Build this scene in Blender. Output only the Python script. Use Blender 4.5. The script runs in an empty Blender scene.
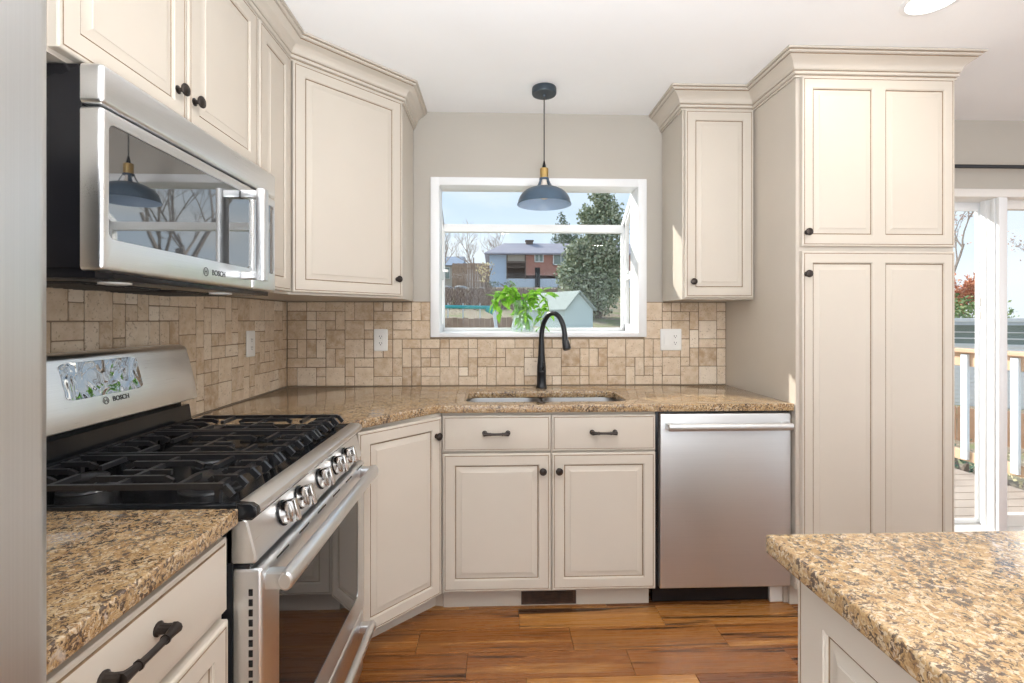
import bpy, bmesh, math, random
from mathutils import Matrix, Vector

SC = bpy.context.scene
COL = SC.collection
I = 0.0254                       # the room is drawn in inches: x from the left wall, y from the back wall (minus = into the room), z up
R = math.radians

# ------------------------------------------------------------------ camera
YAW = 0.0369
cam_d = bpy.data.cameras.new('camera')
cam = bpy.data.objects.new('camera', cam_d)
COL.objects.link(cam)
cam.location = (45.05 * I, -108.58 * I, 50.32 * I)
cam.rotation_euler = (R(90), 0, -YAW)
cam_d.sensor_width = 36
cam_d.lens = 494.85 / 1024 * 36
cam_d.shift_x = -1.09 / 1024
cam_d.shift_y = -21.4 / 1024
cam_d.clip_start = 0.02
cam_d.clip_end = 400
SC.camera = cam

# ------------------------------------------------------------------ colour management
SC.view_settings.view_transform = 'Standard'
SC.view_settings.look = 'None'
SC.view_settings.gamma = 1
SC.view_settings.use_curve_mapping = False
SC.view_settings.exposure = 0.06

# ------------------------------------------------------------------ sky
world = bpy.data.worlds.new('sky')
SC.world = world
world.use_nodes = True
wn = world.node_tree
wn.nodes.clear()
def wnode(t, **k):
    n = wn.nodes.new(t)
    for a, b in k.items(): setattr(n, a, b)
    return n
w_tc = wnode('ShaderNodeTexCoord')
w_sep = wnode('ShaderNodeSeparateXYZ')
wn.links.new(w_tc.outputs['Generated'], w_sep.inputs[0])
w_ramp = wnode('ShaderNodeValToRGB')
w_ramp.color_ramp.elements[0].position = 0.0
w_ramp.color_ramp.elements[0].color = (0.70, 0.78, 0.86, 1)
w_ramp.color_ramp.elements[1].position = 0.75
w_ramp.color_ramp.elements[1].color = (0.22, 0.42, 0.70, 1)
wn.links.new(w_sep.outputs[2], w_ramp.inputs[0])
w_map = wnode('ShaderNodeMapping')
w_map.inputs['Scale'].default_value = (1.6, 1.6, 5.0)
w_map.inputs['Location'].default_value = (3.4, 0.7, 0.2)
wn.links.new(w_tc.outputs['Generated'], w_map.inputs[0])
w_noise = wnode('ShaderNodeTexNoise')
w_noise.inputs['Scale'].default_value = 1.6
w_noise.inputs['Detail'].default_value = 7
wn.links.new(w_map.outputs[0], w_noise.inputs[0])
w_cr = wnode('ShaderNodeValToRGB')
w_cr.color_ramp.elements[0].position = 0.40
w_cr.color_ramp.elements[1].position = 0.62
wn.links.new(w_noise.outputs[0], w_cr.inputs[0])
w_mix = wnode('ShaderNodeMix', data_type='RGBA')
wn.links.new(w_cr.outputs[0], w_mix.inputs[0])
wn.links.new(w_ramp.outputs[0], w_mix.inputs[6])
w_mix.inputs[7].default_value = (0.76, 0.79, 0.82, 1)
w_bg = wnode('ShaderNodeBackground')
w_bg.inputs[1].default_value = 1.30
wn.links.new(w_mix.outputs[2], w_bg.inputs[0])
w_out = wnode('ShaderNodeOutputWorld')
wn.links.new(w_bg.outputs[0], w_out.inputs[0])

# ------------------------------------------------------------------ sun, ceiling cans and added fill lights
def light(name, typ, loc, energy, color, **k):
    d = bpy.data.lights.new(name, typ)
    d.energy = energy
    d.color = color
    for a, b in k.items(): setattr(d, a, b)
    o = bpy.data.objects.new(name, d)
    o.location = loc
    COL.objects.link(o)
    return o
sun = light('sun', 'SUN', (0, 0, 8), 7.0, (1.0, 0.94, 0.85), angle=R(0.6))
sun.rotation_euler = Vector((0.86, -1.0, -0.80)).to_track_quat('-Z', 'Y').to_euler()
LAMP = (1.0, 0.90, 0.78)
# recessed ceiling cans (the one in view is modelled further down at the same place; the rest are unseen, added for even light)
for lx, ly, e in ((107, -40.7, 2.6), (50, -66, 5), (50, -118, 6), (107, -96, 6), (165, -60, 5), (165, -130, 6), (107, -160, 6)):
    l = light('recessed_lamp', 'AREA', (lx * I, ly * I, 95.1 * I), e, LAMP, shape='DISK', size=0.16)
# fill lights added at unseen openings behind and on both sides
l = light('rear_fill_light', 'AREA', (80 * I, -228 * I, 46 * I), 50, (0.93, 0.965, 1.0), shape='RECTANGLE', size=150 * I, size_y=78 * I)
l.rotation_euler = (R(90), 0, 0)
l = light('right_fill_light', 'AREA', (243 * I, -120 * I, 46 * I), 24, (0.93, 0.965, 1.0), shape='RECTANGLE', size=120 * I, size_y=78 * I)
l.rotation_euler = (R(90), 0, R(90))
l = light('left_fill_light', 'AREA', (2.5 * I, -182 * I, 58 * I), 85, (0.93, 0.965, 1.0), shape='RECTANGLE', size=60 * I, size_y=52 * I)  # side fill light added to brighten the pantry side panel
l.rotation_euler = (R(90), 0, R(-90))
# camera flash bounced off the ceiling, added behind the camera without a fixture
l = light('bounced_flash', 'AREA', (48 * I, -118 * I, 42 * I), 105, (0.90, 0.955, 1.0), shape='DISK', size=0.6)
l.rotation_euler = (R(180), 0, 0)

# ------------------------------------------------------------------ mesh helper
class MB:
    """collects shapes, then links them as one mesh object; sizes in inches unless scale is given"""
    def __init__(s, scale=I):
        s.bm = bmesh.new(); s.M = Matrix.Identity(4); s.mi = 0; s.scale = scale
    def v(s, p): return s.bm.verts.new(s.M @ Vector(p))
    def face(s, vs):
        try:
            f = s.bm.faces.new(vs); f.material_index = s.mi; return f
        except ValueError: return None
    def poly(s, pts): return s.face([s.v(p) for p in pts])
    def merge(s, tb):
        vm = {}
        for v in tb.verts: vm[v] = s.v(v.co)
        for f in tb.faces:
            n = s.face([vm[v] for v in f.verts])
        tb.free()
    def box(s, a, b, bev=0.0, seg=2):
        x0, x1 = sorted((a[0], b[0])); y0, y1 = sorted((a[1], b[1])); z0, z1 = sorted((a[2], b[2]))
        tb = bmesh.new()
        vs = [tb.verts.new((x, y, z)) for z in (z0, z1) for y in (y0, y1) for x in (x0, x1)]
        for q in ((0, 2, 3, 1), (4, 5, 7, 6), (0, 1, 5, 4), (2, 6, 7, 3), (0, 4, 6, 2), (1, 3, 7, 5)):
            tb.faces.new([vs[i] for i in q])
        if bev: bmesh.ops.bevel(tb, geom=list(tb.edges), offset=bev, segments=seg, profile=0.5, affect='EDGES')
        s.merge(tb)
    def loops(s, rings, closed=True, cap0=False, cap1=False):
        """skin a list of rings of equal length"""
        vr = [[s.v(p) for p in r] for r in rings]
        n = len(vr[0])
        for a, b in zip(vr, vr[1:]):
            for i in range(n if closed else n - 1):
                j = (i + 1) % n
                s.face([a[i], a[j], b[j], b[i]])
        if cap0: s.face(list(reversed(vr[0])))
        if cap1: s.face(vr[-1])
    def lathe(s, prof, c=(0, 0, 0), axis='z', n=24, cap0=True, cap1=True):
        rings = []
        for r, h in prof:
            ring = []
            for k in range(n):
                t = 2 * math.pi * k / n
                a, b = r * math.cos(t), r * math.sin(t)
                p = {'z': (a, b, h), 'x': (h, a, b), 'y': (b, h, a)}[axis]
                ring.append((c[0] + p[0], c[1] + p[1], c[2] + p[2]))
            rings.append(ring)
        s.loops(rings, True, cap0, cap1)
    def tube(s, pts, r, n=8, cap=True):
        pts = [Vector(p) for p in pts]
        rs = r if isinstance(r, (list, tuple)) else [r] * len(pts)
        rings = []; up = None
        for i, p in enumerate(pts):
            d = (pts[min(i + 1, len(pts) - 1)] - pts[max(i - 1, 0)])
            if d.length < 1e-9: d = Vector((0, 0, 1))
            d.normalize()
            if up is None:
                up = Vector((0, 0, 1)) if abs(d.z) < 0.9 else Vector((1, 0, 0))
            u = d.cross(up)
            if u.length < 1e-6: u = d.orthogonal()
            u.normalize(); w = u.cross(d).normalized(); up = w
            rings.append([p + (u * math.cos(2 * math.pi * k / n) + w * math.sin(2 * math.pi * k / n)) * rs[i] for k in range(n)])
        s.loops(rings, True, cap, cap)
    def bar(s, a, b, w, h):
        """square bar from a to b, w across, h high"""
        a, b = Vector(a), Vector(b); d = (b - a).normalized()
        up = Vector((0, 0, 1)) if abs(d.z) < 0.95 else Vector((1, 0, 0))
        u = d.cross(up).normalized() * (w / 2); q = u.cross(d).normalized() * (h / 2)
        s.loops([[p - u - q, p + u - q, p + u + q, p - u + q] for p in (a, b)], True, True, True)
    def prism(s, pts, axis, a, b):
        """a 2D outline pushed along an axis from a to b; pts are the other two coordinates in order"""
        def P(p, t): return {'x': (t, p[0], p[1]), 'y': (p[0], t, p[1]), 'z': (p[0], p[1], t)}[axis]
        s.loops([[P(p, a) for p in pts], [P(p, b) for p in pts]], True, True, True)
    def plate(s, outer, holes, z0, z1, cham=0.0):
        """flat slab with holes, chamfered outer and hole edges"""
        def area(p): return sum(p[i][0] * p[(i + 1) % len(p)][1] - p[(i + 1) % len(p)][0] * p[i][1] for i in range(len(p))) / 2
        def offs(p, d):
            out = []; n = len(p)
            for i in range(n):
                a, b, c = Vector(p[i - 1]), Vector(p[i]), Vector(p[(i + 1) % n])
                e1, e2 = (b - a).normalized(), (c - b).normalized()
                n1, n2 = Vector((-e1.y, e1.x)), Vector((-e2.y, e2.x))
                m = (n1 + n2); m = m / max(0.2, m.dot(n1))
                out.append(b + m * d)
            return out
        loops = []
        o = [Vector(p) for p in (outer if area(outer) > 0 else outer[::-1])]
        loops.append(o)
        for h in holes:
            h = [Vector(p) for p in (h if area(h) < 0 else h[::-1])]
            loops.append(h)
        for zz, sgn in ((z1, 1), (z0, -1)):
            tb = bmesh.new(); eds = []
            for L in loops:
                L2 = offs(L, cham) if cham else L
                vs = [tb.verts.new((p.x, p.y, zz)) for p in L2]
                for i in range(len(vs)): eds.append(tb.edges.new((vs[i], vs[(i + 1) % len(vs)])))
            bmesh.ops.triangle_fill(tb, use_beauty=True, use_dissolve=False, edges=eds, normal=(0, 0, sgn))
            s.merge(tb)
        for L in loops:
            rings = []
            if cham:
                rings = [[(p.x, p.y, z0 + cham * (1 - math.cos(t))) for p in offs(L, cham * (1 - math.sin(t)))] for t in (0, R(30), R(60), R(90))] + \
                        [[(p.x, p.y, z1 - cham * (1 - math.cos(t))) for p in offs(L, cham * (1 - math.sin(t)))] for t in (R(90), R(60), R(30), 0)]
            else:
                rings = [[(p.x, p.y, z0) for p in L], [(p.x, p.y, z1) for p in L]]
            s.loops(rings, True)
    def sweep(s, prof, path, closed=False, side=1):
        """profile of (out, up) pairs carried along a 2D path with mitred corners; out is to the right of travel"""
        n = len(path); P = [Vector(p) for p in path]; rings = []
        for i in range(n):
            d1 = (P[i] - P[i - 1]).normalized() if i else (P[1] - P[0]).normalized()
            d2 = (P[i + 1] - P[i]).normalized() if i < n - 1 else d1
            n1 = Vector((d1.y, -d1.x)) * side; n2 = Vector((d2.y, -d2.x)) * side
            m = n1 + n2; m = m / m.dot(n1)
            rings.append([(P[i].x + m.x * o, P[i].y + m.y * o, u) for o, u in prof])
        return rings
    def build(s, name, mats, parent=None, smooth=True, origin=None, angle=32):
        bm = s.bm
        bmesh.ops.remove_doubles(bm, verts=list(bm.verts), dist=1e-5)
        bmesh.ops.recalc_face_normals(bm, faces=list(bm.faces))
        me = bpy.data.meshes.new(name)
        for v in bm.verts: v.co *= s.scale
        if parent is not None: off = world_loc(parent)
        elif origin is not None: off = Vector(origin) * s.scale
        else:
            xs = [v.co.x for v in bm.verts]; ys = [v.co.y for v in bm.verts]; zs = [v.co.z for v in bm.verts]
            off = Vector(((min(xs) + max(xs)) / 2, (min(ys) + max(ys)) / 2, min(zs)))
        for v in bm.verts: v.co -= off
        bm.to_mesh(me); bm.free()
        for m in (mats if isinstance(mats, (list, tuple)) else [mats]): me.materials.append(m)
        if smooth:
            me.polygons.foreach_set('use_smooth', [True] * len(me.polygons))
            me.set_sharp_from_angle(angle=R(angle))
        o = bpy.data.objects.new(name, me)
        COL.objects.link(o)
        if parent is not None: o.parent = parent
        else: o.location = off
        return o

def world_loc(o):
    p = Vector(o.location)
    while o.parent is not None:
        o = o.parent; p += Vector(o.location)
    return p
def tag(o, label, cat, group=None, kind=None):
    if label: o['label'] = label
    if cat: o['category'] = cat
    if group: o['group'] = group
    if kind: o['kind'] = kind
    return o
def thing(name, loc, label, cat, group=None, kind=None, scale=I):
    o = bpy.data.objects.new(name, None)
    o.empty_display_size = 0.1
    COL.objects.link(o)
    o.location = Vector(loc) * scale
    return tag(o, label, cat, group, kind)
def struct(o, label=None):
    o['kind'] = 'structure'
    if label: o['label'] = label
    return o
def copy_tree(o, parent=None):
    c = o.copy(); COL.objects.link(c)
    if parent is not None: c.parent = parent
    for ch in [x for x in SC.objects if x.parent == o]: copy_tree(ch, c)
    return c
def rrect(x0, y0, x1, y1, r, n=5):
    out = []
    for cx, cy, a in ((x1 - r, y1 - r, 0), (x0 + r, y1 - r, 90), (x0 + r, y0 + r, 180), (x1 - r, y0 + r, 270)):
        for k in range(n + 1):
            t = R(a + 90 * k / n); out.append((cx + r * math.cos(t), cy + r * math.sin(t)))
    return out

# ------------------------------------------------------------------ materials
class NT:
    def __init__(s, name):
        s.m = bpy.data.materials.new(name); s.m.use_nodes = True
        s.t = s.m.node_tree; s.b = s.t.nodes['Principled BSDF']; s.out = s.t.nodes['Material Output']
    def n(s, typ, **k):
        x = s.t.nodes.new(typ)
        for a, b in k.items(): setattr(x, a, b)
        return x
    def l(s, a, b): s.t.links.new(a, b)
    def coord(s, scale=(1, 1, 1), loc=(0, 0, 0), rot=(0, 0, 0), kind='Object'):
        tc = s.n('ShaderNodeTexCoord'); mp = s.n('ShaderNodeMapping')
        mp.inputs['Scale'].default_value = scale; mp.inputs['Location'].default_value = loc; mp.inputs['Rotation'].default_value = rot
        s.l(tc.outputs[kind], mp.inputs[0]); return mp.outputs[0]
    def world(s, scale=(1, 1, 1)):
        g = s.n('ShaderNodeNewGeometry'); mp = s.n('ShaderNodeMapping'); mp.inputs['Scale'].default_value = scale
        s.l(g.outputs['Position'], mp.inputs[0]); return mp.outputs[0]
    def noise(s, vec, scale, detail=4, rough=0.55, dist=0.0):
        x = s.n('ShaderNodeTexNoise'); x.inputs['Scale'].default_value = scale; x.inputs['Detail'].default_value = detail
        x.inputs['Roughness'].default_value = rough; x.inputs['Distortion'].default_value = dist
        s.l(vec, x.inputs['Vector']); return x.outputs[0]
    def voro(s, vec, scale, feature='F1', out='Distance', rnd=1.0):
        x = s.n('ShaderNodeTexVoronoi', feature=feature); x.inputs['Scale'].default_value = scale; x.inputs['Randomness'].default_value = rnd
        s.l(vec, x.inputs['Vector']); return x.outputs[out]
    def ramp(s, fac, stops, interp='LINEAR'):
        x = s.n('ShaderNodeValToRGB'); e = x.color_ramp.elements; x.color_ramp.interpolation = interp
        while len(e) < len(stops): e.new(0.5)
        for i, (p, c) in enumerate(stops):
            e[i].position = p; e[i].color = (c, c, c, 1) if isinstance(c, (int, float)) else (*c, 1)
        s.l(fac, x.inputs[0]); return x.outputs[0]
    def mix(s, fac, a, b, mode='MIX'):
        x = s.n('ShaderNodeMix', data_type='RGBA', blend_type=mode)
        for v, i in ((fac, 0), (a, 6), (b, 7)):
            if hasattr(v, 'is_output'): s.l(v, x.inputs[i])
            elif i == 0: x.inputs[0].default_value = v
            else: x.inputs[i].default_value = (*v, 1)
        return x.outputs[2]
    def math(s, op, a, b=0.5):
        x = s.n('ShaderNodeMath', operation=op)
        for v, i in ((a, 0), (b, 1)):
            if hasattr(v, 'is_output'): s.l(v, x.inputs[i])
            else: x.inputs[i].default_value = v
        return x.outputs[0]
    def bump(s, h, strength=0.2, dist=0.01):
        x = s.n('ShaderNodeBump'); x.inputs['Strength'].default_value = strength; x.inputs['Distance'].default_value = dist
        s.l(h, x.inputs['Height']); s.l(x.outputs[0], s.b.inputs['Normal'])
    def set(s, **k):
        names = dict(color='Base Color', rough='Roughness', metal='Metallic', spec='Specular IOR Level', coat='Coat Weight', trans='Transmission Weight', ior='IOR', alpha='Alpha', aniso='Anisotropic', coat_rough='Coat Roughness')
        for a, v in k.items():
            i = s.b.inputs[names[a]]
            if hasattr(v, 'is_output'): s.l(v, i)
            elif a == 'color': i.default_value = (*v, 1)
            else: i.default_value = v
        return s
def plain(name, color, rough=0.5, metal=0.0, spec=0.5, var=0.04, scale=9.0, bump=0.0, **k):
    """paint-like material with a slight mottling"""
    t = NT(name); c = t.coord()
    f = t.noise(c, scale, 3)
    lo = tuple(x * (1 - var) for x in color); hi = tuple(min(1, x * (1 + var)) for x in color)
    t.set(color=t.ramp(f, [(0.3, lo), (0.7, hi)]), rough=rough, metal=metal, spec=spec, **k)
    if bump: t.bump(t.noise(c, scale * 12, 2), bump, 0.003)
    return t.m

M = {}
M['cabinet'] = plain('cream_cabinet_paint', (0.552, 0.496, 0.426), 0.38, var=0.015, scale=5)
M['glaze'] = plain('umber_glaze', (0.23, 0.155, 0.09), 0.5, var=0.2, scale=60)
M['softglaze'] = plain('thin_tan_glaze', (0.47, 0.375, 0.265), 0.5, var=0.12, scale=60)
M['wall'] = plain('greige_wall_paint', (0.455, 0.420, 0.370), 0.75, var=0.015, scale=4, bump=0.05)
M['ceiling'] = plain('white_ceiling_paint', (0.90, 0.905, 0.91), 0.9, var=0.01, scale=3, bump=0.08)
M['white'] = plain('white_vinyl', (0.82, 0.83, 0.84), 0.35, var=0.01)
M['trimwhite'] = plain('off_white_trim_paint', (0.74, 0.71, 0.67), 0.4, var=0.01)
M['bronze'] = plain('oil_rubbed_bronze', (0.045, 0.036, 0.032), 0.35, 0.7, var=0.3, scale=40)
M['black'] = plain('satin_black_metal', (0.018, 0.019, 0.022), 0.32, 0.3, var=0.1)
M['iron'] = plain('black_cast_iron', (0.020, 0.020, 0.022), 0.30, 0.0, var=0.2, scale=80, bump=0.1)
M['enamel'] = plain('black_enamel', (0.010, 0.011, 0.013), 0.12, 0.0, var=0.1, spec=0.35)
M['blackplastic'] = plain('black_plastic', (0.010, 0.010, 0.012), 0.22, var=0.1, spec=0.3)
M['darkglass'] = plain('black_appliance_glass', (0.010, 0.011, 0.013), 0.03, var=0.1, spec=0.35)
M['mirrorglass'] = plain('mirror_coated_microwave_glass', (0.012, 0.013, 0.015), 0.02, var=0.1, spec=1.0, ior=2.3)
M['brass'] = plain('brushed_brass', (0.62, 0.43, 0.17), 0.32, 1.0, var=0.08, scale=30)
M['shade'] = plain('slate_blue_lamp_enamel', (0.065, 0.105, 0.155), 0.30, 0.2, var=0.05)
M['canopy'] = plain('charcoal_blue_canopy_enamel', (0.030, 0.045, 0.060), 0.35, 0.2, var=0.05)
M['shadein'] = plain('pale_blue_grey_lamp_enamel', (0.40, 0.53, 0.70), 0.35, var=0.03)
M['outlet'] = plain('white_outlet_plastic', (0.80, 0.79, 0.76), 0.35, var=0.01)
M['chrome'] = plain('polished_chrome', (0.62, 0.60, 0.58), 0.14, 1.0, var=0.02)
M['lettering'] = plain('dark_grey_print', (0.05, 0.05, 0.055), 0.5)
M['vent'] = plain('dark_walnut_vent', (0.05, 0.025, 0.015), 0.4, var=0.4, scale=30)

def stainless(name, axis, rough=0.26, base=0.56):
    t = NT(name)
    sc = {'x': (3, 700, 700), 'y': (700, 3, 700), 'z': (700, 700, 3)}[axis]
    f = t.noise(t.coord(sc), 1.0, 2)
    g = t.noise(t.coord((4, 4, 4)), 2.0, 2)
    t.set(color=t.mix(t.ramp(f, [(0.3, 0.0), (0.7, 1.0)]), (base * 0.96, base * 0.97, base * 0.98), (base * 1.02, base * 1.03, base * 1.04)),
          rough=t.math('ADD', t.ramp(f, [(0.2, rough * 0.92), (0.8, rough * 1.08)]), t.math('MULTIPLY', g, 0.05)), metal=1.0)
    return t.m
M['steel_y'] = stainless('brushed_stainless_steel', 'y', 0.27, 0.76)
M['steel_x'] = stainless('brushed_stainless_front', 'x', 0.42, 0.68)
M['steel_z'] = stainless('brushed_stainless_side', 'z', 0.34, 0.68)
M['sink'] = stainless('satin_sink_steel', 'x', 0.42, 0.30)

def granite():
    t = NT('gold_brown_granite'); c = t.world()
    nz = t.n('ShaderNodeTexNoise'); nz.inputs['Scale'].default_value = 70; nz.inputs['Detail'].default_value = 4; t.l(c, nz.inputs['Vector'])
    warp = t.n('ShaderNodeMixRGB', blend_type='ADD'); warp.inputs[0].default_value = 0.03
    t.l(c, warp.inputs[1]); t.l(nz.outputs['Color'], warp.inputs[2]); cw = warp.outputs[0]
    mid = t.noise(cw, 80, 5, 0.62, 0.3)
    col = t.ramp(mid, [(0.25, (0.17, 0.095, 0.045)), (0.40, (0.34, 0.195, 0.075)), (0.52, (0.47, 0.30, 0.13)), (0.64, (0.55, 0.41, 0.24)), (0.80, (0.60, 0.52, 0.42))])
    cell = t.voro(cw, 210, out='Color'); sp = t.n('ShaderNodeSeparateColor'); t.l(cell, sp.inputs[0])
    col = t.mix(t.ramp(sp.outputs[0], [(0.55, 0.0), (0.9, 0.45)]), col, (0.29, 0.165, 0.065))
    col = t.mix(t.ramp(sp.outputs[2], [(0.80, 0.0), (0.88, 0.6)]), col, (0.64, 0.53, 0.39))
    big = t.noise(c, 17, 4, 0.6)
    spots = t.noise(cw, 135, 4, 0.62, 0.4)
    dm = t.math('ADD', spots, t.math('MULTIPLY', t.math('SUBTRACT', big, 0.5), 0.42))
    col = t.mix(t.ramp(dm, [(0.525, 0.0), (0.585, 0.9)]), col, (0.060, 0.043, 0.038))
    s2 = t.noise(cw, 240, 3, 0.6)
    col = t.mix(t.ramp(s2, [(0.57, 0.0), (0.64, 0.75)]), col, (0.16, 0.10, 0.07))
    pale = t.noise(t.coord((1, 1, 1), (3, 5, 1)), 30, 4, 0.6, 0.5)
    col = t.mix(t.ramp(pale, [(0.63, 0.0), (0.69, 0.65)]), col, (0.62, 0.53, 0.45))
    hs = t.n('ShaderNodeHueSaturation'); hs.inputs['Saturation'].default_value = 0.92; hs.inputs['Value'].default_value = 0.90; t.l(col, hs.inputs['Color']); col = hs.outputs[0]
    t.set(color=col, rough=0.10, spec=0.5, coat=0.3, coat_rough=0.05)
    return t.m
M['granite'] = granite()

def travertine():
    t = NT('tumbled_travertine'); c = t.world()
    g = t.n('ShaderNodeNewGeometry'); r = g.outputs['Random Per Island']
    tone = t.ramp(r, [(0.0, (0.40, 0.27, 0.155)), (0.25, (0.55, 0.41, 0.27)), (0.55, (0.64, 0.51, 0.37)), (0.8, (0.49, 0.345, 0.21)), (1.0, (0.74, 0.64, 0.52))])
    off = t.n('ShaderNodeVectorMath', operation='ADD'); mul = t.n('ShaderNodeVectorMath', operation='SCALE'); t.l(r, mul.inputs[0]); mul.inputs['Scale'].default_value = 17.0
    comb = t.n('ShaderNodeCombineXYZ'); t.l(t.math('MULTIPLY', r, 17.0), comb.inputs[0]); t.l(t.math('MULTIPLY', r, 31.0), comb.inputs[2])
    t.l(c, off.inputs[0]); t.l(comb.outputs[0], off.inputs[1]); cv = off.outputs[0]
    cloud = t.noise(cv, 26, 5, 0.6)
    col = t.mix(t.ramp(cloud, [(0.35, 0.0), (0.7, 0.55)]), tone, (0.80, 0.70, 0.58))
    pits = t.noise(cv, 115, 3, 0.6)
    where = t.ramp(t.noise(cv, 34, 2), [(0.42, 0.0), (0.56, 1.0)])
    pm = t.math('MULTIPLY', t.ramp(pits, [(0.57, 0.0), (0.63, 1.0)]), where)
    col = t.mix(t.math('MULTIPLY', pm, 0.75), col, (0.34, 0.25, 0.17))
    t.set(color=col, rough=0.55)
    t.bump(t.math('SUBTRACT', t.math('MULTIPLY', cloud, 0.3), pm), 0.35, 0.002)
    return t.m
M['travertine'] = travertine()
M['grout'] = plain('tan_grout', (0.27, 0.20, 0.135), 0.9, var=0.12, scale=60, bump=0.2)

def planks():
    t = NT('tigerwood_planks'); g = t.n('ShaderNodeNewGeometry'); r = g.outputs['Random Per Island']
    sep = t.n('ShaderNodeSeparateXYZ'); t.l(g.outputs['Position'], sep.inputs[0])
    comb = t.n('ShaderNodeCombineXYZ')
    t.l(t.math('ADD', sep.outputs[0], t.math('MULTIPLY', r, 23.0)), comb.inputs[0])
    t.l(t.math('ADD', sep.outputs[1], t.math('MULTIPLY', r, 9.0)), comb.inputs[1])
    def sc(v):
        m = t.n('ShaderNodeMapping'); m.inputs['Scale'].default_value = v; t.l(comb.outputs[0], m.inputs[0]); return m.outputs[0]
    grain = t.noise(sc((5, 90, 1)), 1.0, 5, 0.6, 0.4)
    waves = t.noise(sc((1.0, 26, 1)), 1.0, 5, 0.55, 0.8)
    tone = t.ramp(r, [(0.0, (0.150, 0.050, 0.014)), (0.3, (0.335, 0.130, 0.033)), (0.5, (0.200, 0.068, 0.018)), (0.8, (0.44, 0.195, 0.052)), (1.0, (0.56, 0.285, 0.088))])
    col = t.mix(t.ramp(grain, [(0.3, 0.0), (0.75, 0.5)]), tone, (0.115, 0.038, 0.012))
    streak = t.ramp(waves, [(0.55, 0.0), (0.64, 0.92)])
    col = t.mix(streak, col, (0.034, 0.015, 0.009))
    lite = t.ramp(waves, [(0.30, 0.5), (0.42, 0.0)])
    col = t.mix(lite, col, (0.54, 0.28, 0.09))
    t.set(color=col, rough=t.ramp(grain, [(0.2, 0.22), (0.8, 0.34)]), spec=0.45)
    t.bump(grain, 0.06, 0.001)
    return t.m
M['planks'] = planks()

def clear_glass(name, tint=(0.97, 0.985, 0.985), refl=1.0, rough=0.0, white=0.0):
    t = NT(name); t.t.nodes.remove(t.b)
    tr = t.n('ShaderNodeBsdfTransparent'); tr.inputs[0].default_value = (*tint, 1)
    gl = t.n('ShaderNodeBsdfGlossy'); gl.inputs['Roughness'].default_value = rough
    lw = t.n('ShaderNodeLayerWeight'); lw.inputs['Blend'].default_value = 0.5
    sch = t.math('ADD', t.math('MULTIPLY', t.math('POWER', lw.outputs['Facing'], 5.0), 0.96), 0.04)
    mx = t.n('ShaderNodeMixShader'); t.l(t.math('MULTIPLY', sch, refl), mx.inputs[0])
    t.l(tr.outputs[0], mx.inputs[1]); t.l(gl.outputs[0], mx.inputs[2]); last = mx.outputs[0]
    if white:
        df = t.n('ShaderNodeBsdfTranslucent'); df.inputs[0].default_value = (0.9, 0.93, 0.95, 1)
        m2 = t.n('ShaderNodeMixShader'); m2.inputs[0].default_value = white
        t.l(last, m2.inputs[1]); t.l(df.outputs[0], m2.inputs[2]); last = m2.outputs[0]
    t.l(last, t.out.inputs[0]); return t.m
M['glass'] = clear_glass('window_glass', refl=0.22)
M['vase'] = clear_glass('frosty_vase_glass', (0.93, 0.97, 0.97), 1.6, 0.03, 0.14)
def emit(name, color, strength):
    t = NT(name); t.b.inputs['Base Color'].default_value = (*color, 1)
    t.b.inputs['Emission Color'].default_value = (*color, 1); t.b.inputs['Emission Strength'].default_value = strength
    return t.m
M['lamplens'] = emit('lit_lamp_lens', (1.0, 0.95, 0.86), 3.0)

# =================================================================== ROOM SHELL
H = 95.75
RX, FY = 246.0, -232.0           # right wall and the wall behind the camera
WX0, WX1, WZ0, WZ1 = 31.1, 78.5, 46.6, 81.4      # sink window opening
DX0, DX1, DZ1 = 125.5, 196.5, 80.0               # sliding door opening

rng = random.Random(7)
mb = MB()
PW, PL = 5.66, 24.1              # plank width and length
k = 0; y = -22.2
rows = []
yy = y + PW * 5
kk = -5
while yy > FY:
    rows.append((yy, kk)); yy -= PW; kk += 1
for (yt, kk) in rows:
    y1, y0 = min(yt, 0.0), max(yt - PW, FY)
    if y1 <= y0 + 0.1: continue
    xs = (49.1 + 8.15 * kk + rng.uniform(-.4, .4)) % PL - PL
    while xs < RX:
        a, b = max(xs, 0), min(xs + PL, RX)
        if b - a > 0.5:
            g = 0.035
            x0, x1, q0, q1 = a + g, b - g, y0 + g, y1 - g
            c = 0.07
            mb.loops([[(x0, q0, -.4), (x1, q0, -.4), (x1, q1, -.4), (x0, q1, -.4)],
                      [(x0, q0, -.03), (x1, q0, -.03), (x1, q1, -.03), (x0, q1, -.03)],
                      [(x0 + c, q0 + c, 0), (x1 - c, q0 + c, 0), (x1 - c, q1 - c, 0), (x0 + c, q1 - c, 0)]], True, False, True)
        xs += PL
floor = struct(mb.build('floor', M['planks'], smooth=False))
mb = MB(); mb.box((-5, FY - 5, -3), (RX + 5, 5, -0.25))
struct(mb.build('subfloor', M['vent'], floor, smooth=False))

mb = MB(); mb.box((-5, FY - 5, H), (RX + 5, 5, H + 6))
ceiling = struct(mb.build('ceiling', M['ceiling'], smooth=False))

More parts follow.
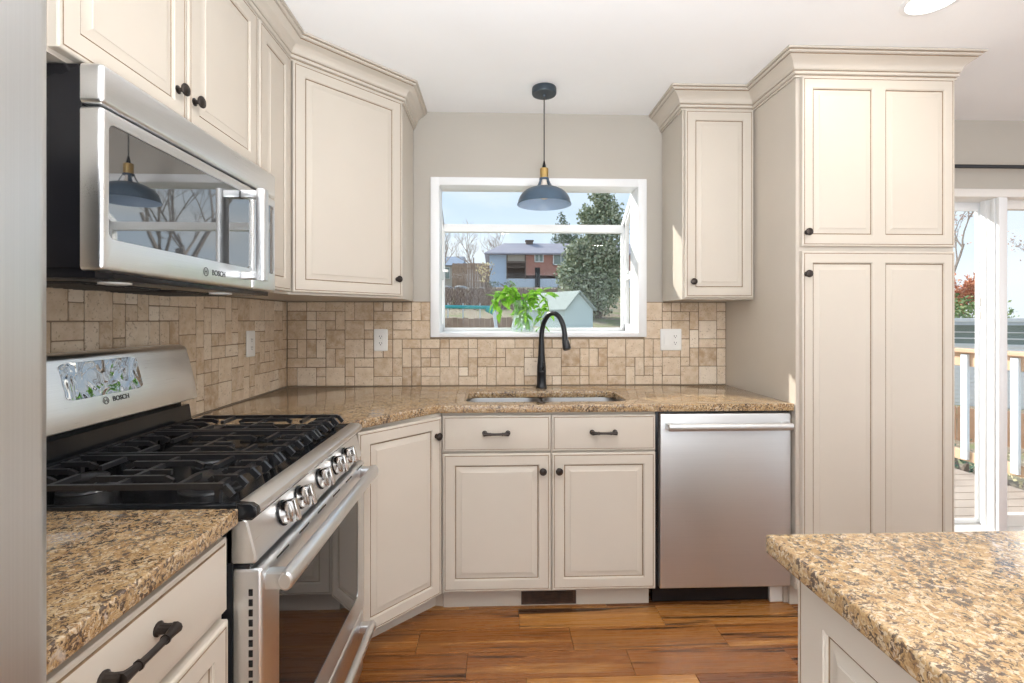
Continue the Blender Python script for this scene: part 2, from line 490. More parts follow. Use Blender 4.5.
# back wall with the window and the sliding door openings
mb = MB()
T = 5.0
for a, b in (((0, 0, 0), (WX0, T, H)), ((WX0, 0, 0), (WX1, T, WZ0)), ((WX0, 0, WZ1), (WX1, T, H)), ((WX1, 0, 0), (DX0, T, H)),
             ((DX0, 0, DZ1), (DX1, T, H)), ((DX1, 0, 0), (RX + 5, T, H))):
    mb.box(a, b)
wall_back = struct(mb.build('wall_back', M['wall'], smooth=False))
mb = MB(); mb.box((-5, -150, 0), (0, 5, H)); mb.box((-5, FY - 5, 0), (0, -214, H)); mb.box((-5, -214, 0), (0, -150, 30)); mb.box((-5, -214, 86), (0, -150, H))  # opening made up to suit the fill light added on this side
wall_left = struct(mb.build('wall_left', M['wall'], smooth=False))
# right wall and front wall have unseen openings, made up to let light in
mb = MB()
for a, b in (((RX, FY - 5, 0), (RX + 5, -185, H)), ((RX, -55, 0), (RX + 5, 5, H)), ((RX, -185, 86), (RX + 5, -55, H)), ((RX, -185, 0), (RX + 5, -55, 6))): mb.box(a, b)
struct(mb.build('wall_right', M['wall'], smooth=False))
mb = MB()
for a, b in (((-5, FY - 5, 0), (0, FY, H)), ((0, FY - 5, 0), (2, FY, H)), ((158, FY - 5, 0), (RX + 5, FY, H)), ((2, FY - 5, 86), (158, FY, H)), ((2, FY - 5, 0), (158, FY, 6))): mb.box(a, b)
struct(mb.build('wall_front', M['wall'], smooth=False))

# ------------------------------------------------------------------ tile backsplash (one mesh per wall: a modular tumbled pattern)
def tile_wall(name, parent, n_cols, n_rows, unit, unit_v, place, blocked, seed, z0):
    r = random.Random(seed)
    occ = {}
    mb = MB()
    def tile(u0, v0, u1, v1):
        g = 0.075; c = 0.10
        d = 0.36 + r.uniform(-.03, .03)
        j = lambda: r.uniform(-.03, .03)
        U0, U1, V0, V1 = u0 * unit + g + j(), u1 * unit - g + j(), v0 * unit_v + g + j(), v1 * unit_v - g + j()
        V0 += z0; V1 += z0
        def ring(i, dd): return [place(a, b, dd) for a, b in rrect(U0 + i, V0 + i, U1 - i, V1 - i, 0.12, 2)]
        mb.loops([ring(0, 0.02), ring(0, d - 0.06), ring(0.03, d - 0.02), ring(c, d)], True, False, True)
    for v in range(n_rows):
        for u in range(n_cols):
            if (u, v) in occ or blocked(u, v): continue
            opts = [(2, 2)] * 5 + [(2, 1)] * 4 + [(1, 2)] * 4 + [(1, 1)] * 3
            r.shuffle(opts)
            for w, h in opts + [(1, 1)]:
                cells = [(u + a, v + b) for a in range(w) for b in range(h)]
                if all(c not in occ and c[0] < n_cols and c[1] < n_rows and not blocked(*c) for c in cells):
                    for c in cells: occ[c] = 1
                    tile(u, v, u + w, v + h); break
    o = mb.build(name, M['travertine'], parent, smooth=False); struct(o)
    return o
TU = 2.042
def blk(u, v):
    x0, x1, z0, z1 = u * TU + .36, u * TU + TU + .36, 36.05 + v * 2.02, 36.05 + v * 2.02 + 2.02
    return x1 > WX0 + 0.6 and x0 < WX1 - 0.6 and z1 > WZ0 + .9
tile_wall('tile_backsplash', wall_back, 47, 9, TU, 2.02, lambda a, b, d: (a + .42, -d, b), blk, 11, 36.05)
tile_wall('tile_backsplash', wall_left, 60, 9, 2.02, 2.02, lambda a, b, d: (d, -.40 - a, b), lambda u, v: False, 5, 36.05)
mb = MB(); mb.box((0.30, -0.26, 36.0), (96.45, -0.01, 46.7)); mb.box((0.30, -.26, 46.7), (WX0 + .3, -0.01, 54.35)); mb.box((WX1 - .3, -.26, 46.7), (96.45, -.01, 54.35))
struct(mb.build('tile_grout', M['grout'], wall_back, smooth=False))
mb = MB(); mb.box((0.01, -122, 36.0), (0.26, -0.3, 54.35))
struct(mb.build('tile_grout', M['grout'], wall_left, smooth=False))

# =================================================================== GARDEN WINDOW
win = bpy.data.objects.new('window_1', None); COL.objects.link(win); win.location = (54.8 * I, 0.1, 46.6 * I); struct(win, 'white garden window box that projects over the yard behind the sink')
GD = 13.4                         # how far it projects
fx0, fx1, fz0, fz1 = WX0, WX1, WZ0, WZ1
mb = MB()
fw = 1.9
# frame in the wall: two jambs, head and stool
mb.box((fx0, -.75, fz0), (fx0 + fw, 5.6, fz1), .12); mb.box((fx1 - fw, -.75, fz0), (fx1, 5.6, fz1), .12)
mb.box((fx0 + fw - .1, -.75, fz1 - 1.75), (fx1 - fw + .1, 5.0, fz1), .12)
mb.box((fx0 + fw - .1, -.75, fz0), (fx1 - fw + .1, 5.0, fz0 + .95), .12)
mb.build('window_frame', M['white'], win)
mb = MB(); mb.box((fx0 + .3, 4.9, fz0 - .6), (fx1 - .3, GD + 1.6, fz0 + 1.0), .15)
struct(mb.build('window_sill', M['white'], win))
# back frame
bx0, bx1 = fx0 + .1, fx1 - .1
mb = MB()
mb.box((bx0, GD - .2, fz0 + 1.0), (bx0 + 1.5, GD + 1.4, 73.9), .1); mb.box((bx1 - 1.8, GD - .2, fz0 + 1.0), (bx1, GD + 1.4, 73.9), .1)
mb.box((bx0 + 1.4, GD - .2, fz0 + 1.0), (bx1 - 1.7, GD + 1.4, fz0 + 1.85), .1); mb.box((bx0, GD - .3, 72.0), (bx1, GD + 1.6, 73.9), .1)
mb.build('back_frame', M['white'], win)
mb = MB(); mb.box((bx0 + 1.3, GD + .5, fz0 + 1.6), (bx1 - 1.6, GD + .65, 72.2))
mb.build('back_pane', M['glass'], win, smooth=False)
# sloping roof light
def slope_z(y): return 80.2 + (73.9 - 80.2) * (y - 4.6) / (GD + 1.4 - 4.6)
mb = MB()
for x0, x1 in ((bx0, bx0 + 1.3), (bx1 - 1.6, bx1)):
    mb.loops([[(x0, 4.5, slope_z(4.5) - 1.0), (x1, 4.5, slope_z(4.5) - 1.0), (x1, 4.5, slope_z(4.5) + .6), (x0, 4.5, slope_z(4.5) + .6)],
              [(x0, GD + 1.5, slope_z(GD + 1.5) - 1.0), (x1, GD + 1.5, slope_z(GD + 1.5) - 1.0), (x1, GD + 1.5, slope_z(GD + 1.5) + .6), (x0, GD + 1.5, slope_z(GD + 1.5) + .6)]], True, True, True)
mb.build('roof_rail', M['white'], win)
mb = MB()
mb.loops([[(bx0 + 1, 4.7, slope_z(4.7)), (bx1 - 1.2, 4.7, slope_z(4.7)), (bx1 - 1.2, 4.7, slope_z(4.7) + .15), (bx0 + 1, 4.7, slope_z(4.7) + .15)],
          [(bx0 + 1, GD + 1, slope_z(GD + 1)), (bx1 - 1.2, GD + 1, slope_z(GD + 1)), (bx1 - 1.2, GD + 1, slope_z(GD + 1) + .15), (bx0 + 1, GD + 1, slope_z(GD + 1) + .15)]], True, True, True)
mb.build('roof_pane', M['glass'], win, smooth=False)
# side lights: fixed surround with a sliding sash
for side in (0, 1):
    s = 1 if side else -1
    X = fx1 - 1.0 if side else fx0 + 1.0
    mb = MB()
    def sbox(y0, z0, y1, z1, t=.8, m=None, b=.08): (m or mb).box((X - t / 2, y0, z0), (X + t / 2, y1, z1), b)
    sbox(5.0, fz0 + .9, 6.4, 79.2); sbox(12.2, fz0 + .9, GD + .2, 74.6); sbox(5.0, fz0 + .9, GD + .1, fz0 + 2.2)
    mb.loops([[(X - .4, 5.0, slope_z(5) - 2.0), (X + .4, 5.0, slope_z(5) - 2.0), (X + .4, 5.0, slope_z(5)), (X - .4, 5.0, slope_z(5))],
              [(X - .4, GD, slope_z(GD) - 2.0), (X + .4, GD, slope_z(GD) - 2.0), (X + .4, GD, slope_z(GD)), (X - .4, GD, slope_z(GD))]], True, True, True)
    sd = mb.build('side_frame', M['white'], win)
    mb = MB(); sbox(6.2, 60.0, 12.4, 61.9, 1.2)
    sbox(6.2, 48.6, 7.0, 60.2, 1.1); sbox(11.6, 48.6, 12.4, 60.2, 1.1); sbox(6.2, 48.5, 12.4, 49.4, 1.1)
    mb.box((X - s * 1.1 - .25, 8.6, 61.7), (X - s * 1.1 + .8, 10.0, 62.3), .1)
    mb.build('side_sash', M['white'], win)
    mb = MB(); mb.poly([(X + s * .1, 6.0, 48.6), (X + s * .1, 12.6, 48.6), (X + s * .1, 12.6, slope_z(12.6) - 1), (X + s * .1, 6.0, slope_z(6) - 1)])
    mb.build('side_pane', M['glass'], win, smooth=False)

# =================================================================== SLIDING DOOR
door = bpy.data.objects.new('door_1', None); COL.objects.link(door); door.location = (160 * I, 0.05, 0); struct(door, 'white sliding glass door to the deck beside the pantry cabinet')
mb = MB()
mb.box((DX0, -.8, 0), (DX0 + 2.4, 5.4, DZ1), .1); mb.box((DX1 - 2.4, -.8, 0), (DX1, 5.4, DZ1), .1)
mb.box((DX0 + 2.3, -.8, 78.2), (DX1 - 2.3, 5.4, DZ1), .1); mb.box((DX0 + 2.3, -.4, 0), (DX1 - 2.3, 5.6, 2.2), .1)
struct(mb.build('door_frame', M['trimwhite'], door))
def sash(x0, x1, y0, y1, st, name, mat, zb=4.9):
    m = MB()
    m.box((x0, y0, 2.2), (x0 + st, y1, 78.3), .12); m.box((x1 - st, y0, 2.2), (x1, y1, 78.3), .12)
    m.box((x0 + st - .1, y0, 76.2), (x1 - st + .1, y1, 78.3), .1); m.box((x0 + st - .1, y0, 2.2), (x1 - st + .1, y1, zb), .1)
    f = m.build(name, mat, door)
    m = MB(); m.box((x0 + st - .2, (y0 + y1) / 2 - .1, zb - .2), (x1 - st + .2, (y0 + y1) / 2 + .1, 76.4)); m.build('door_pane', M['glass'], f, smooth=False)
    return f
sash(161.3, DX1 - 2.3, 2.4, 4.1, 1.3, 'sliding_panel', M['trimwhite'])
f = sash(DX0 + 2.3, 160.2, 4.6, 5.3, .8, 'fixed_panel', M['white'], 3.2)
mb = MB()
mb.box((159.5, -.35, 2.1), (161.5, .45, 78.3), .1); mb.box((159.3, .55, 2.1), (161.4, 1.5, 78.3), .1); mb.box((159.5, 1.4, 2.1), (161.3, 4.1, 78.3), .05); mb.box((159.3, 2.6, 2.1), (159.6, 3.6, 78.3), .1)
mb.build('mullion', M['white'], door)
mb = MB()
for z0 in (50.5, 53.6): mb.box((159.15, 3.9 - .2, z0), (159.5, 4.15, z0 + 2.2), .1)
mb.build('latch_keeper', M['outlet'], door)
# curtain rod above the door
rod = thing('curtain_rod', (160, -3, 84.3), 'slim black curtain rod mounted above the sliding glass door', 'curtain rod')
mb = MB(); mb.tube([(127.5, -3, 84.3), (194, -3, 84.3)], .42, 12); mb.build('rod', M['black'], rod)
for x in (129.5, 192):
    mb = MB(); mb.tube([(x, -.05, 84.3), (x, -3, 84.3)], .28, 8); mb.lathe([(.9, -.02), (.9, -.3), (.3, -.35)], (x, 0, 84.3), 'y', 16); mb.build('bracket', M['black'], rod)

# =================================================================== CABINETRY
def door_panel(mb, w, h, t=.8, cols=1, st=1.9, mid=2.0, rail=1.9):
    """raised-panel door in local coordinates: x 0..w, z 0..h, face at y = 0, back at y = t (towards the box)"""
    mb.mi = 0
    def ring(i, y, a=0, b=0, c=w, d=h): return [(a + i, y, b + i), (c - i, y, b + i), (c - i, y, d - i), (a + i, y, d - i)]
    mb.loops([ring(0, t), ring(0, .16), ring(.05, .06), ring(.16, .0)], True, True, False)
    mb.loops([ring(.16, 0), ring(.34, 0)], True)
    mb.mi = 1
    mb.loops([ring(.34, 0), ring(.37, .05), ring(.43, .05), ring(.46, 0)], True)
    mb.mi = 0
    ow = (w - 2 * st - (cols - 1) * mid) / cols
    ops = [(st + i * (ow + mid), rail, st + i * (ow + mid) + ow, h - rail) for i in range(cols)]
    # flat of stiles and rails
    xs = [.46, st] + [v for o in ops[:-1] for v in (o[2], o[2] + mid)] + [w - st, w - .46]
    zs = [.46, rail, h - rail, h - .46]
    for i in range(len(xs) - 1):
        for j in range(3):
            if j == 1 and i % 2 == 1: continue
            mb.poly([(xs[i], 0, zs[j]), (xs[i + 1], 0, zs[j]), (xs[i + 1], 0, zs[j + 1]), (xs[i], 0, zs[j + 1])])
    for o in ops:
        rg = lambda i, y: ring(i, y, *o)
        mb.mi = 0; mb.loops([rg(0, 0), rg(.05, .07), rg(.14, .10), rg(.18, .24)], True)
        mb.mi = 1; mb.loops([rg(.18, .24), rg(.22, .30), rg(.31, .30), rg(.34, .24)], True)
        mb.mi = 0; mb.loops([rg(.34, .24), rg(.40, .25), rg(.46, .25), rg(1.20, .05), rg(1.25, .0)], True, False, True)
def slab_front(mb, w, h, t=.8):
    mb.mi = 0
    def ring(i, y): return [(i, y, i), (w - i, y, i), (w - i, y, h - i), (i, y, h - i)]
    mb.loops([ring(0, t), ring(0, .22), ring(.08, .14), ring(.30, .12)], True, True, False)
    mb.mi = 1; mb.loops([ring(.30, .12), ring(.33, .16), ring(.38, .16), ring(.41, .02)], True)
    mb.mi = 0; mb.loops([ring(.41, .02), ring(.50, 0)], True, False, True)
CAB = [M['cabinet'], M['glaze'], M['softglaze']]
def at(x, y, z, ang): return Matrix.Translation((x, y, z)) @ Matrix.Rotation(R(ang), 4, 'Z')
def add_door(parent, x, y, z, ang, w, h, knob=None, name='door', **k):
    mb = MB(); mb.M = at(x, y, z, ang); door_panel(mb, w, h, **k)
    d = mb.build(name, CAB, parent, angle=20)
    if knob: add_knob(d, x, y, z, ang, *knob)
    return d
def add_knob(d, x, y, z, ang, kx, kz):
    mb = MB(); mb.M = at(x, y, z, ang) @ Matrix.Translation((kx, 0, kz))
    mb.lathe([(.42, .02), (.42, -.08), (.22, -.16), (.19, -.45), (.30, -.58), (.58, -.66), (.64, -.80), (.60, -.92), (.46, -.98), (.42, -.95), (.22, -1.02), (.01, -1.04)], (0, 0, 0), 'y', 20)
    return mb.build('knob', M['bronze'], d)
def add_pull(d, x, y, z, ang, kx, kz, L=4.8):
    mb = MB(); mb.M = at(x, y, z, ang) @ Matrix.Translation((kx, 0, kz))
    h = L / 2
    for s in (-1, 1):
        mb.tube([(s * h, .02, 0), (s * h, -.5, 0), (s * (h - .02), -.95, 0)], [.36, .30, .33], 10)
        mb.lathe([(.42, .02), (.44, -.10), (.32, -.18)], (s * h, 0, 0), 'y', 14)
    n = 11; pts = []; rs = []
    for i in range(n):
        u = -1 + 2 * i / (n - 1)
        pts.append((u * h * 1.06, -.98 - .16 * (1 - u * u), 0)); rs.append(.20 + .17 * abs(u) ** 3)
    mb.tube(pts, rs, 10)
    for s in (-1, 1): mb.tube([(s * h * .55, -1.10, 0), (s * h * .49, -1.10, 0)], .30, 10)
    return mb.build('pull_handle', M['bronze'], d)
def add_drawer(parent, x, y, z, ang, w, h, pull=None, L=4.8):
    mb = MB(); mb.M = at(x, y, z, ang); slab_front(mb, w, h)
    d = mb.build('drawer', CAB, parent, angle=20)
    if pull: add_pull(d, x, y, z, ang, *pull, L)
    return d

# sink base cabinet --------------------------------------------------
sb = thing('base_cabinet', (54.6, -12, 0), 'cream two-door base cabinet under the double sink', 'cabinet')
mb = MB(); mb.box((36.05, -24.3, 4.1), (72.6, -23.5, 34.66)); mb.box((36.05, -23.5, 4.1), (36.8, -.5, 34.6)); mb.box((71.9, -23.5, 4.1), (72.6, -.5, 34.6)); mb.box((36.8, -23.5, 4.1), (71.9, -.5, 4.8)); mb.box((36.8, -1.0, 4.8), (71.9, -.5, 25))
mb.build('cabinet_body', M['cabinet'], sb, smooth=False)
for x0, w, kx in ((36.3, 18.2, 16.85), (54.75, 17.7, 1.15)):
    add_drawer(sb, x0, -25.1, 28.15, 0, w, 6.05, (w / 2 - .1, 3.15), 3.9)
    add_door(sb, x0, -25.1, 4.55, 0, w, 23.25, (kx, 20.3))
mb = MB(); mb.box((36.05, -21.5, 0.02), (72.4, -21.0, 4.08)); mb.build('toe_kick', M['cabinet'], sb, smooth=False)
tv = thing('toe_kick_vent', (54.6, -21.75, .25), 'dark brown register grille set in the toe kick under the sink', 'vent')
mb = MB(); mb.box((49.7, -21.72, .3), (59.4, -21.51, .75)); mb.box((49.7, -21.72, 3.35), (59.4, -21.51, 3.8)); mb.box((49.7, -21.72, .7), (50.2, -21.51, 3.4)); mb.box((58.9, -21.72, .7), (59.4, -21.51, 3.4))
mb.build('grille_frame', M['vent'], tv, smooth=False)
mb = MB(); mb.box((50.1, -21.56, .7), (59.0, -21.51, 3.4))
for i in range(7): mb.bar((50.1, -21.64, .95 + i * .36), (59.0, -21.64, .95 + i * .36), .10, .16)
mb.build('grille_slats', M['vent'], tv, smooth=False)

# diagonal corner base cabinet ---------------------------------------
cb = thing('base_cabinet', (15, -15, 0), 'cream diagonal corner base cabinet between the stove and the sink cabinet', 'cabinet')
pA, pB = Vector((24.6, -36.9)), Vector((35.98, -24.75))
mb = MB()
out = [(.5, -.5), (.5, -39.75), (24.3, -39.75), (24.3, -36.6), (35.95, -24.3), (35.95, -.5)]
mb.prism(out, 'z', 4.1, 34.62)
mb.build('cabinet_body', M['cabinet'], cb, smooth=False)
dv = (pB - pA); L = dv.length; ang = math.degrees(math.atan2(dv.y, dv.x)); nrm = Vector((dv.y, -dv.x)).normalized()
q = pA + nrm * .72 + dv.normalized() * .55
add_door(cb, q.x, q.y, 4.55, ang, L - 1.0, 29.6, (L - 2.15, 26.6))
mb = MB(); mb.prism([(1, -1), (1, -39.7), (18.4, -39.7), (18.4, -36.4), (34.6, -20.9), (35.95, -21.2), (35.95, -1)], 'z', .02, 4.1)
mb.build('toe_kick', M['cabinet'], cb, smooth=False)

# drawer base cabinet by the refrigerator -----------------------------
lb = thing('base_cabinet', (12.5, -81, 0), 'cream base cabinet with a drawer between the stove and the refrigerator', 'cabinet')
mb = MB(); mb.box((.5, -91.8, 4.1), (24.3, -70.2, 34.62)); mb.build('cabinet_body', M['cabinet'], lb, smooth=False)
add_drawer(lb, 25.12, -91.6, 28.6, 90, 20.9, 5.45, (11.0, 3.45), 4.1)
d = add_door(lb, 25.12, -91.6, 4.6, 90, 20.9, 23.3)
mb = MB(); mb.box((.6, -91.7, .02), (21.5, -70.3, 4.08)); mb.build('toe_kick', M['cabinet'], lb, smooth=False)

# wall cabinets over the microwave ------------------------------------
UZ = 91.75
mw_cab = thing('wall_cabinet', (6, -54.9, 70), 'short cream two-door wall cabinet above the microwave', 'wall cabinet')
mb = MB(); mb.box((.1, -71.3, 70.1), (12.1, -39.95, UZ)); mb.build('cabinet_body', M['cabinet'], mw_cab, smooth=False)
add_door(mw_cab, 12.92, -70.9, 70.5, 90, 15.2, UZ - 70.6, (13.75, 3.2))
add_door(mw_cab, 12.92, -55.4, 70.5, 90, 15.15, UZ - 70.6, (1.0, 3.15))
nar = thing('wall_cabinet', (6, -34.2, 54.4), 'narrow cream wall cabinet between the microwave and the corner cabinet', 'wall cabinet')
mb = MB(); mb.box((.4, -39.85, 54.42), (12.1, -28.55, UZ)); mb.build('cabinet_body', M['cabinet'], nar, smooth=False)
add_door(nar, 12.92, -39.5, 54.8, 90, 10.3, UZ - 54.9)
dc = thing('wall_cabinet', (12, -12, 54.4), 'cream diagonal corner wall cabinet left of the window', 'wall cabinet')
mb = MB(); mb.prism([(.42, -.42), (.42, -28.45), (12.1, -28.45), (27.35, -12.9), (27.35, -.42)], 'z', 54.42, UZ); mb.build('cabinet_body', M['cabinet'], dc, smooth=False)
pA, pB = Vector((12.1, -28.45)), Vector((27.35, -12.9)); dv = pB - pA; L = dv.length; ang = math.degrees(math.atan2(dv.y, dv.x)); nrm = Vector((dv.y, -dv.x)).normalized()
q = pA + nrm * .82 + dv.normalized() * .45
add_door(dc, q.x, q.y, 54.8, ang, L - 1.1, UZ - 54.9, (L - 2.2, 3.2), name='door')

# right wall cabinet ----------------------------------------------------
rw = thing('wall_cabinet', (89.2, -6, 54.4), 'cream single-door wall cabinet right of the window, against the pantry', 'wall cabinet')
mb = MB(); mb.box((82.05, -12.05, 54.42), (96.4, -.42, UZ)); mb.build('cabinet_body', M['cabinet'], rw, smooth=False)
add_door(rw, 82.4, -12.88, 54.75, 0, 13.6, UZ - 54.85, (1.45, 3.1))

# pantry ------------------------------------------------------------------
pn = thing('pantry_cabinet', (110, -13, 0), 'tall cream pantry cabinet with two stacked twin-panel doors beside the sliding door', 'cabinet')
mb = MB(); mb.box((96.5, -25.75, 4.2), (124.4, -.1, UZ)); mb.box((96.5, -22.2, 0.02), (97.2, -.1, 4.3)); mb.box((123.7, -25.75, .02), (124.4, -.1, 4.3)); mb.build('cabinet_body', M['cabinet'], pn, smooth=False)
add_door(pn, 97.15, -26.55, 62.85, 0, 26.8, UZ - 62.9, (.75, 2.35), name='upper_door', cols=2, st=1.75, mid=2.1, rail=1.9)
add_door(pn, 97.15, -26.55, 4.55, 0, 26.8, 57.5, (.75, 53.6), name='lower_door', cols=2, st=1.75, mid=2.1, rail=1.9)
mb = MB(); mb.box((97.2, -22.8, .02), (123.7, -22.2, 4.2)); mb.build('toe_kick', M['cabinet'], pn, smooth=False)

# crown mouldings -----------------------------------------------------------
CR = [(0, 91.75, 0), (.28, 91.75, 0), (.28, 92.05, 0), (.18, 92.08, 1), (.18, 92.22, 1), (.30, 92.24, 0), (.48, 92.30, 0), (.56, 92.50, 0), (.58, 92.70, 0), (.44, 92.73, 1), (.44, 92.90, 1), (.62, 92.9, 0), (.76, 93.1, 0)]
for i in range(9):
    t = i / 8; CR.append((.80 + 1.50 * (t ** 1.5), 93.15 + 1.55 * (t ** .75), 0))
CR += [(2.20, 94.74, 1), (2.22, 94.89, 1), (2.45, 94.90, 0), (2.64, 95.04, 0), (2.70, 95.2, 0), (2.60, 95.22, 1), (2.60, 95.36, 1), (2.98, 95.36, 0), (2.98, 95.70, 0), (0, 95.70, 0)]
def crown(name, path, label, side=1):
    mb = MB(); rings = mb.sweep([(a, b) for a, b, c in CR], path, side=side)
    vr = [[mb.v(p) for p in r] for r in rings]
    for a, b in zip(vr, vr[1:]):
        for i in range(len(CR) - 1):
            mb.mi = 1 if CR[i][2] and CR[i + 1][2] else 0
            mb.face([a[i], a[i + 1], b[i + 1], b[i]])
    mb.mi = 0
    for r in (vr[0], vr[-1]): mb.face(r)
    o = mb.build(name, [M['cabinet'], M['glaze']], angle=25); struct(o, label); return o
crown('trim_1', [(12.15, -71.3), (12.15, -28.45), (27.4, -12.92), (27.4, -.1)], 'cream crown moulding over the wall cabinets left of the window')
crown('trim_2', [(82.0, -.1), (82.0, -12.1), (96.45, -12.1), (96.45, -25.8), (124.45, -25.8), (124.45, -.1)], 'cream crown moulding over the pantry and right wall cabinet')

# =================================================================== COUNTERTOPS
SKX0, SKX1, SKY0, SKY1 = 39.9, 68.7, -21.9, -9.3
outer = [(.44, -.44), (.44, -39.88), (25.5, -39.88), (25.5, -37.4), (35.4, -25.42), (96.4, -25.42), (96.4, -.44)]
hole = rrect(SKX0, SKY0, SKX1, SKY1, 2.2, 5)
fh = [(55 + .65 * math.cos(R(a)), -3.3 + .65 * math.sin(R(a))) for a in range(0, 360, 30)]
mb = MB(); mb.plate(outer, [hole, fh], 34.72, 36.0, .16)
ct = tag(mb.build('countertop', M['granite'], angle=40), 'gold-brown granite countertop running through the corner and around the sink', 'countertop')
mb = MB(); mb.plate([(.44, -70.15), (.44, -91.85), (25.5, -91.85), (25.5, -70.15)], [], 34.72, 36.0, .16)
ct2 = tag(mb.build('countertop', M['granite'], angle=40), 'short gold-brown granite countertop between the stove and the refrigerator', 'countertop')

# sink ------------------------------------------------------------------
sk = thing('kitchen_sink', (54.3, -15.6, 27), 'stainless steel double-bowl sink set under the granite countertop', 'sink')
def bowl(x0, x1, name, depth):
    mb = MB(); y0, y1 = SKY0 - .3, SKY1 + .3
    def ring(i, z, r): return [(a, b, z) for a, b in rrect(x0 + i, y0 + i, x1 - i, y1 - i, r, 5)]
    zt = 34.68
    mb.loops([ring(-.35, zt, 2.4), ring(0, zt, 2.2), ring(.12, zt - .3, 2.1), ring(.25, zt - depth + 1.2, 2.0), ring(.6, zt - depth + .35, 1.9), ring(1.5, zt - depth, 1.5)], True, False, False)
    cx, cy = (x0 + x1) / 2, (y0 + y1) / 2
    n = len(ring(1.5, 0, 1.5))
    inner = ring(1.5, zt - depth, 1.5)
    dr = []
    for p in inner:
        d = Vector((p[0] - cx, p[1] - cy)).normalized() * 1.75; dr.append((cx + d.x, cy + d.y, zt - depth - .12))
    mb.loops([inner, dr], True, False, True)
    b = mb.build(name, M['sink'], sk)
    mb = MB(); mb.lathe([(1.7, zt - depth - .08), (1.6, zt - depth + .04), (1.25, zt - depth - .02), (.9, zt - depth - .1), (.2, zt - depth - .06), (.2, zt - depth + .25), (.01, zt - depth + .3)], (cx, cy, 0), 'z', 20, False, True)
    mb.build('drain', M['chrome'], b)
bowl(SKX0 - .2, 53.55, 'bowl', 8.0)
bowl(54.75, SKX1 + .2, 'bowl', 8.0)

# faucet ------------------------------------------------------------------
fc = thing('kitchen_faucet', (55, -3.3, 36), 'tall matte black gooseneck faucet with pull-down spray head behind the sink', 'faucet')
mb = MB(); mb.lathe([(1.15, 35.9), (1.15, 36.25), (1.02, 36.45), (.98, 37.5), (.98, 39.2), (1.02, 39.3), (.98, 39.42), (.92, 40.6), (.72, 43.0), (.60, 45.2), (.56, 46.2)], (55, -3.3, 0), 'z', 24); mb.build('faucet_body', M['black'], fc)
A, B = Vector((55, -3.3, 46.1)), Vector((59.3, -8.3, 46.3))
hd = Vector((B.x - A.x, B.y - A.y, 0)); c0 = (A + B) / 2; pts = [A]
for i in range(0, 19):
    t = math.pi - math.pi * i / 18
    pts.append(Vector((c0.x, c0.y, 46.6)) + hd / 2 * math.cos(t) + Vector((0, 0, 5.15 * math.sin(t))))
mb = MB(); mb.tube(pts, .53, 14); mb.build('gooseneck', M['black'], fc)
mb = MB(); mb.tube([(59.26, -8.26, 47.2), (59.32, -8.34, 46.3), (59.42, -8.5, 45.9), (59.65, -8.75, 44.6), (59.72, -8.85, 44.3)], [.55, .62, .74, .88, .72], 16); mb.build('spray_head', M['black'], fc)
mb = MB(); mb.tube([(55.2, -4.1, 39.9), (55.3, -4.5, 39.95)], [.42, .38], 12); mb.tube([(55.25, -4.4, 39.9), (55.35, -4.75, 40.6), (55.4, -4.85, 41.5)], [.22, .18, .14], 10); mb.build('lever_handle', M['black'], fc)

# =================================================================== APPLIANCES
def lettering(text, size, mat, parent, loc, xdir, zdir, name='brand_lettering', bold=0.012):
    """raised print: text running along xdir with its top towards zdir (inches)"""
    cu = bpy.data.curves.new(name, 'FONT'); cu.body = text; cu.size = size * I; cu.extrude = 0.0004; cu.offset = bold * I; cu.align_x = 'CENTER'; cu.align_y = 'CENTER'
    cu.materials.append(mat)
    tmp = bpy.data.objects.new('lettering_source', cu); COL.objects.link(tmp)
    me = bpy.data.meshes.new_from_object(tmp.evaluated_get(bpy.context.evaluated_depsgraph_get())); bpy.data.objects.remove(tmp); bpy.data.curves.remove(cu)
    o = bpy.data.objects.new(name, me); COL.objects.link(o)
    X = Vector(xdir).normalized(); Z = Vector(zdir).normalized(); N = X.cross(Z)
    m = Matrix((X, Z, N)).transposed().to_4x4(); m.translation = Vector(loc) * I - world_loc(parent)
    o.parent = parent; o.matrix_local = m
    return o
def emblem(parent, c, xdir, zdir, r, mat):
    """ring emblem with an upright armature shape, next to the lettering"""
    X = Vector(xdir).normalized(); Z = Vector(zdir).normalized(); N = X.cross(Z)
    m = Matrix((X, Z, N)).transposed().to_4x4(); m.translation = Vector(c)
    mb = MB(); mb.M = m
    ring = [[((r + d * math.cos(a)) * math.cos(t), (r + d * math.cos(a)) * math.sin(t), d * math.sin(a) * .5 + .01) for a in (0, R(90), R(180), R(270))] for t in [2 * math.pi * k / 24 for k in range(25)] for d in (r * .10,)]
    mb.loops(ring, True)
    for sx in (-1, 1): mb.box((sx * r * .42 - r * .08, -r * .55, 0), (sx * r * .42 + r * .08, r * .55, .015))
    mb.box((-r * .42, -r * .09, 0), (r * .42, r * .09, .015))
    return mb.build('brand_emblem', mat, parent)

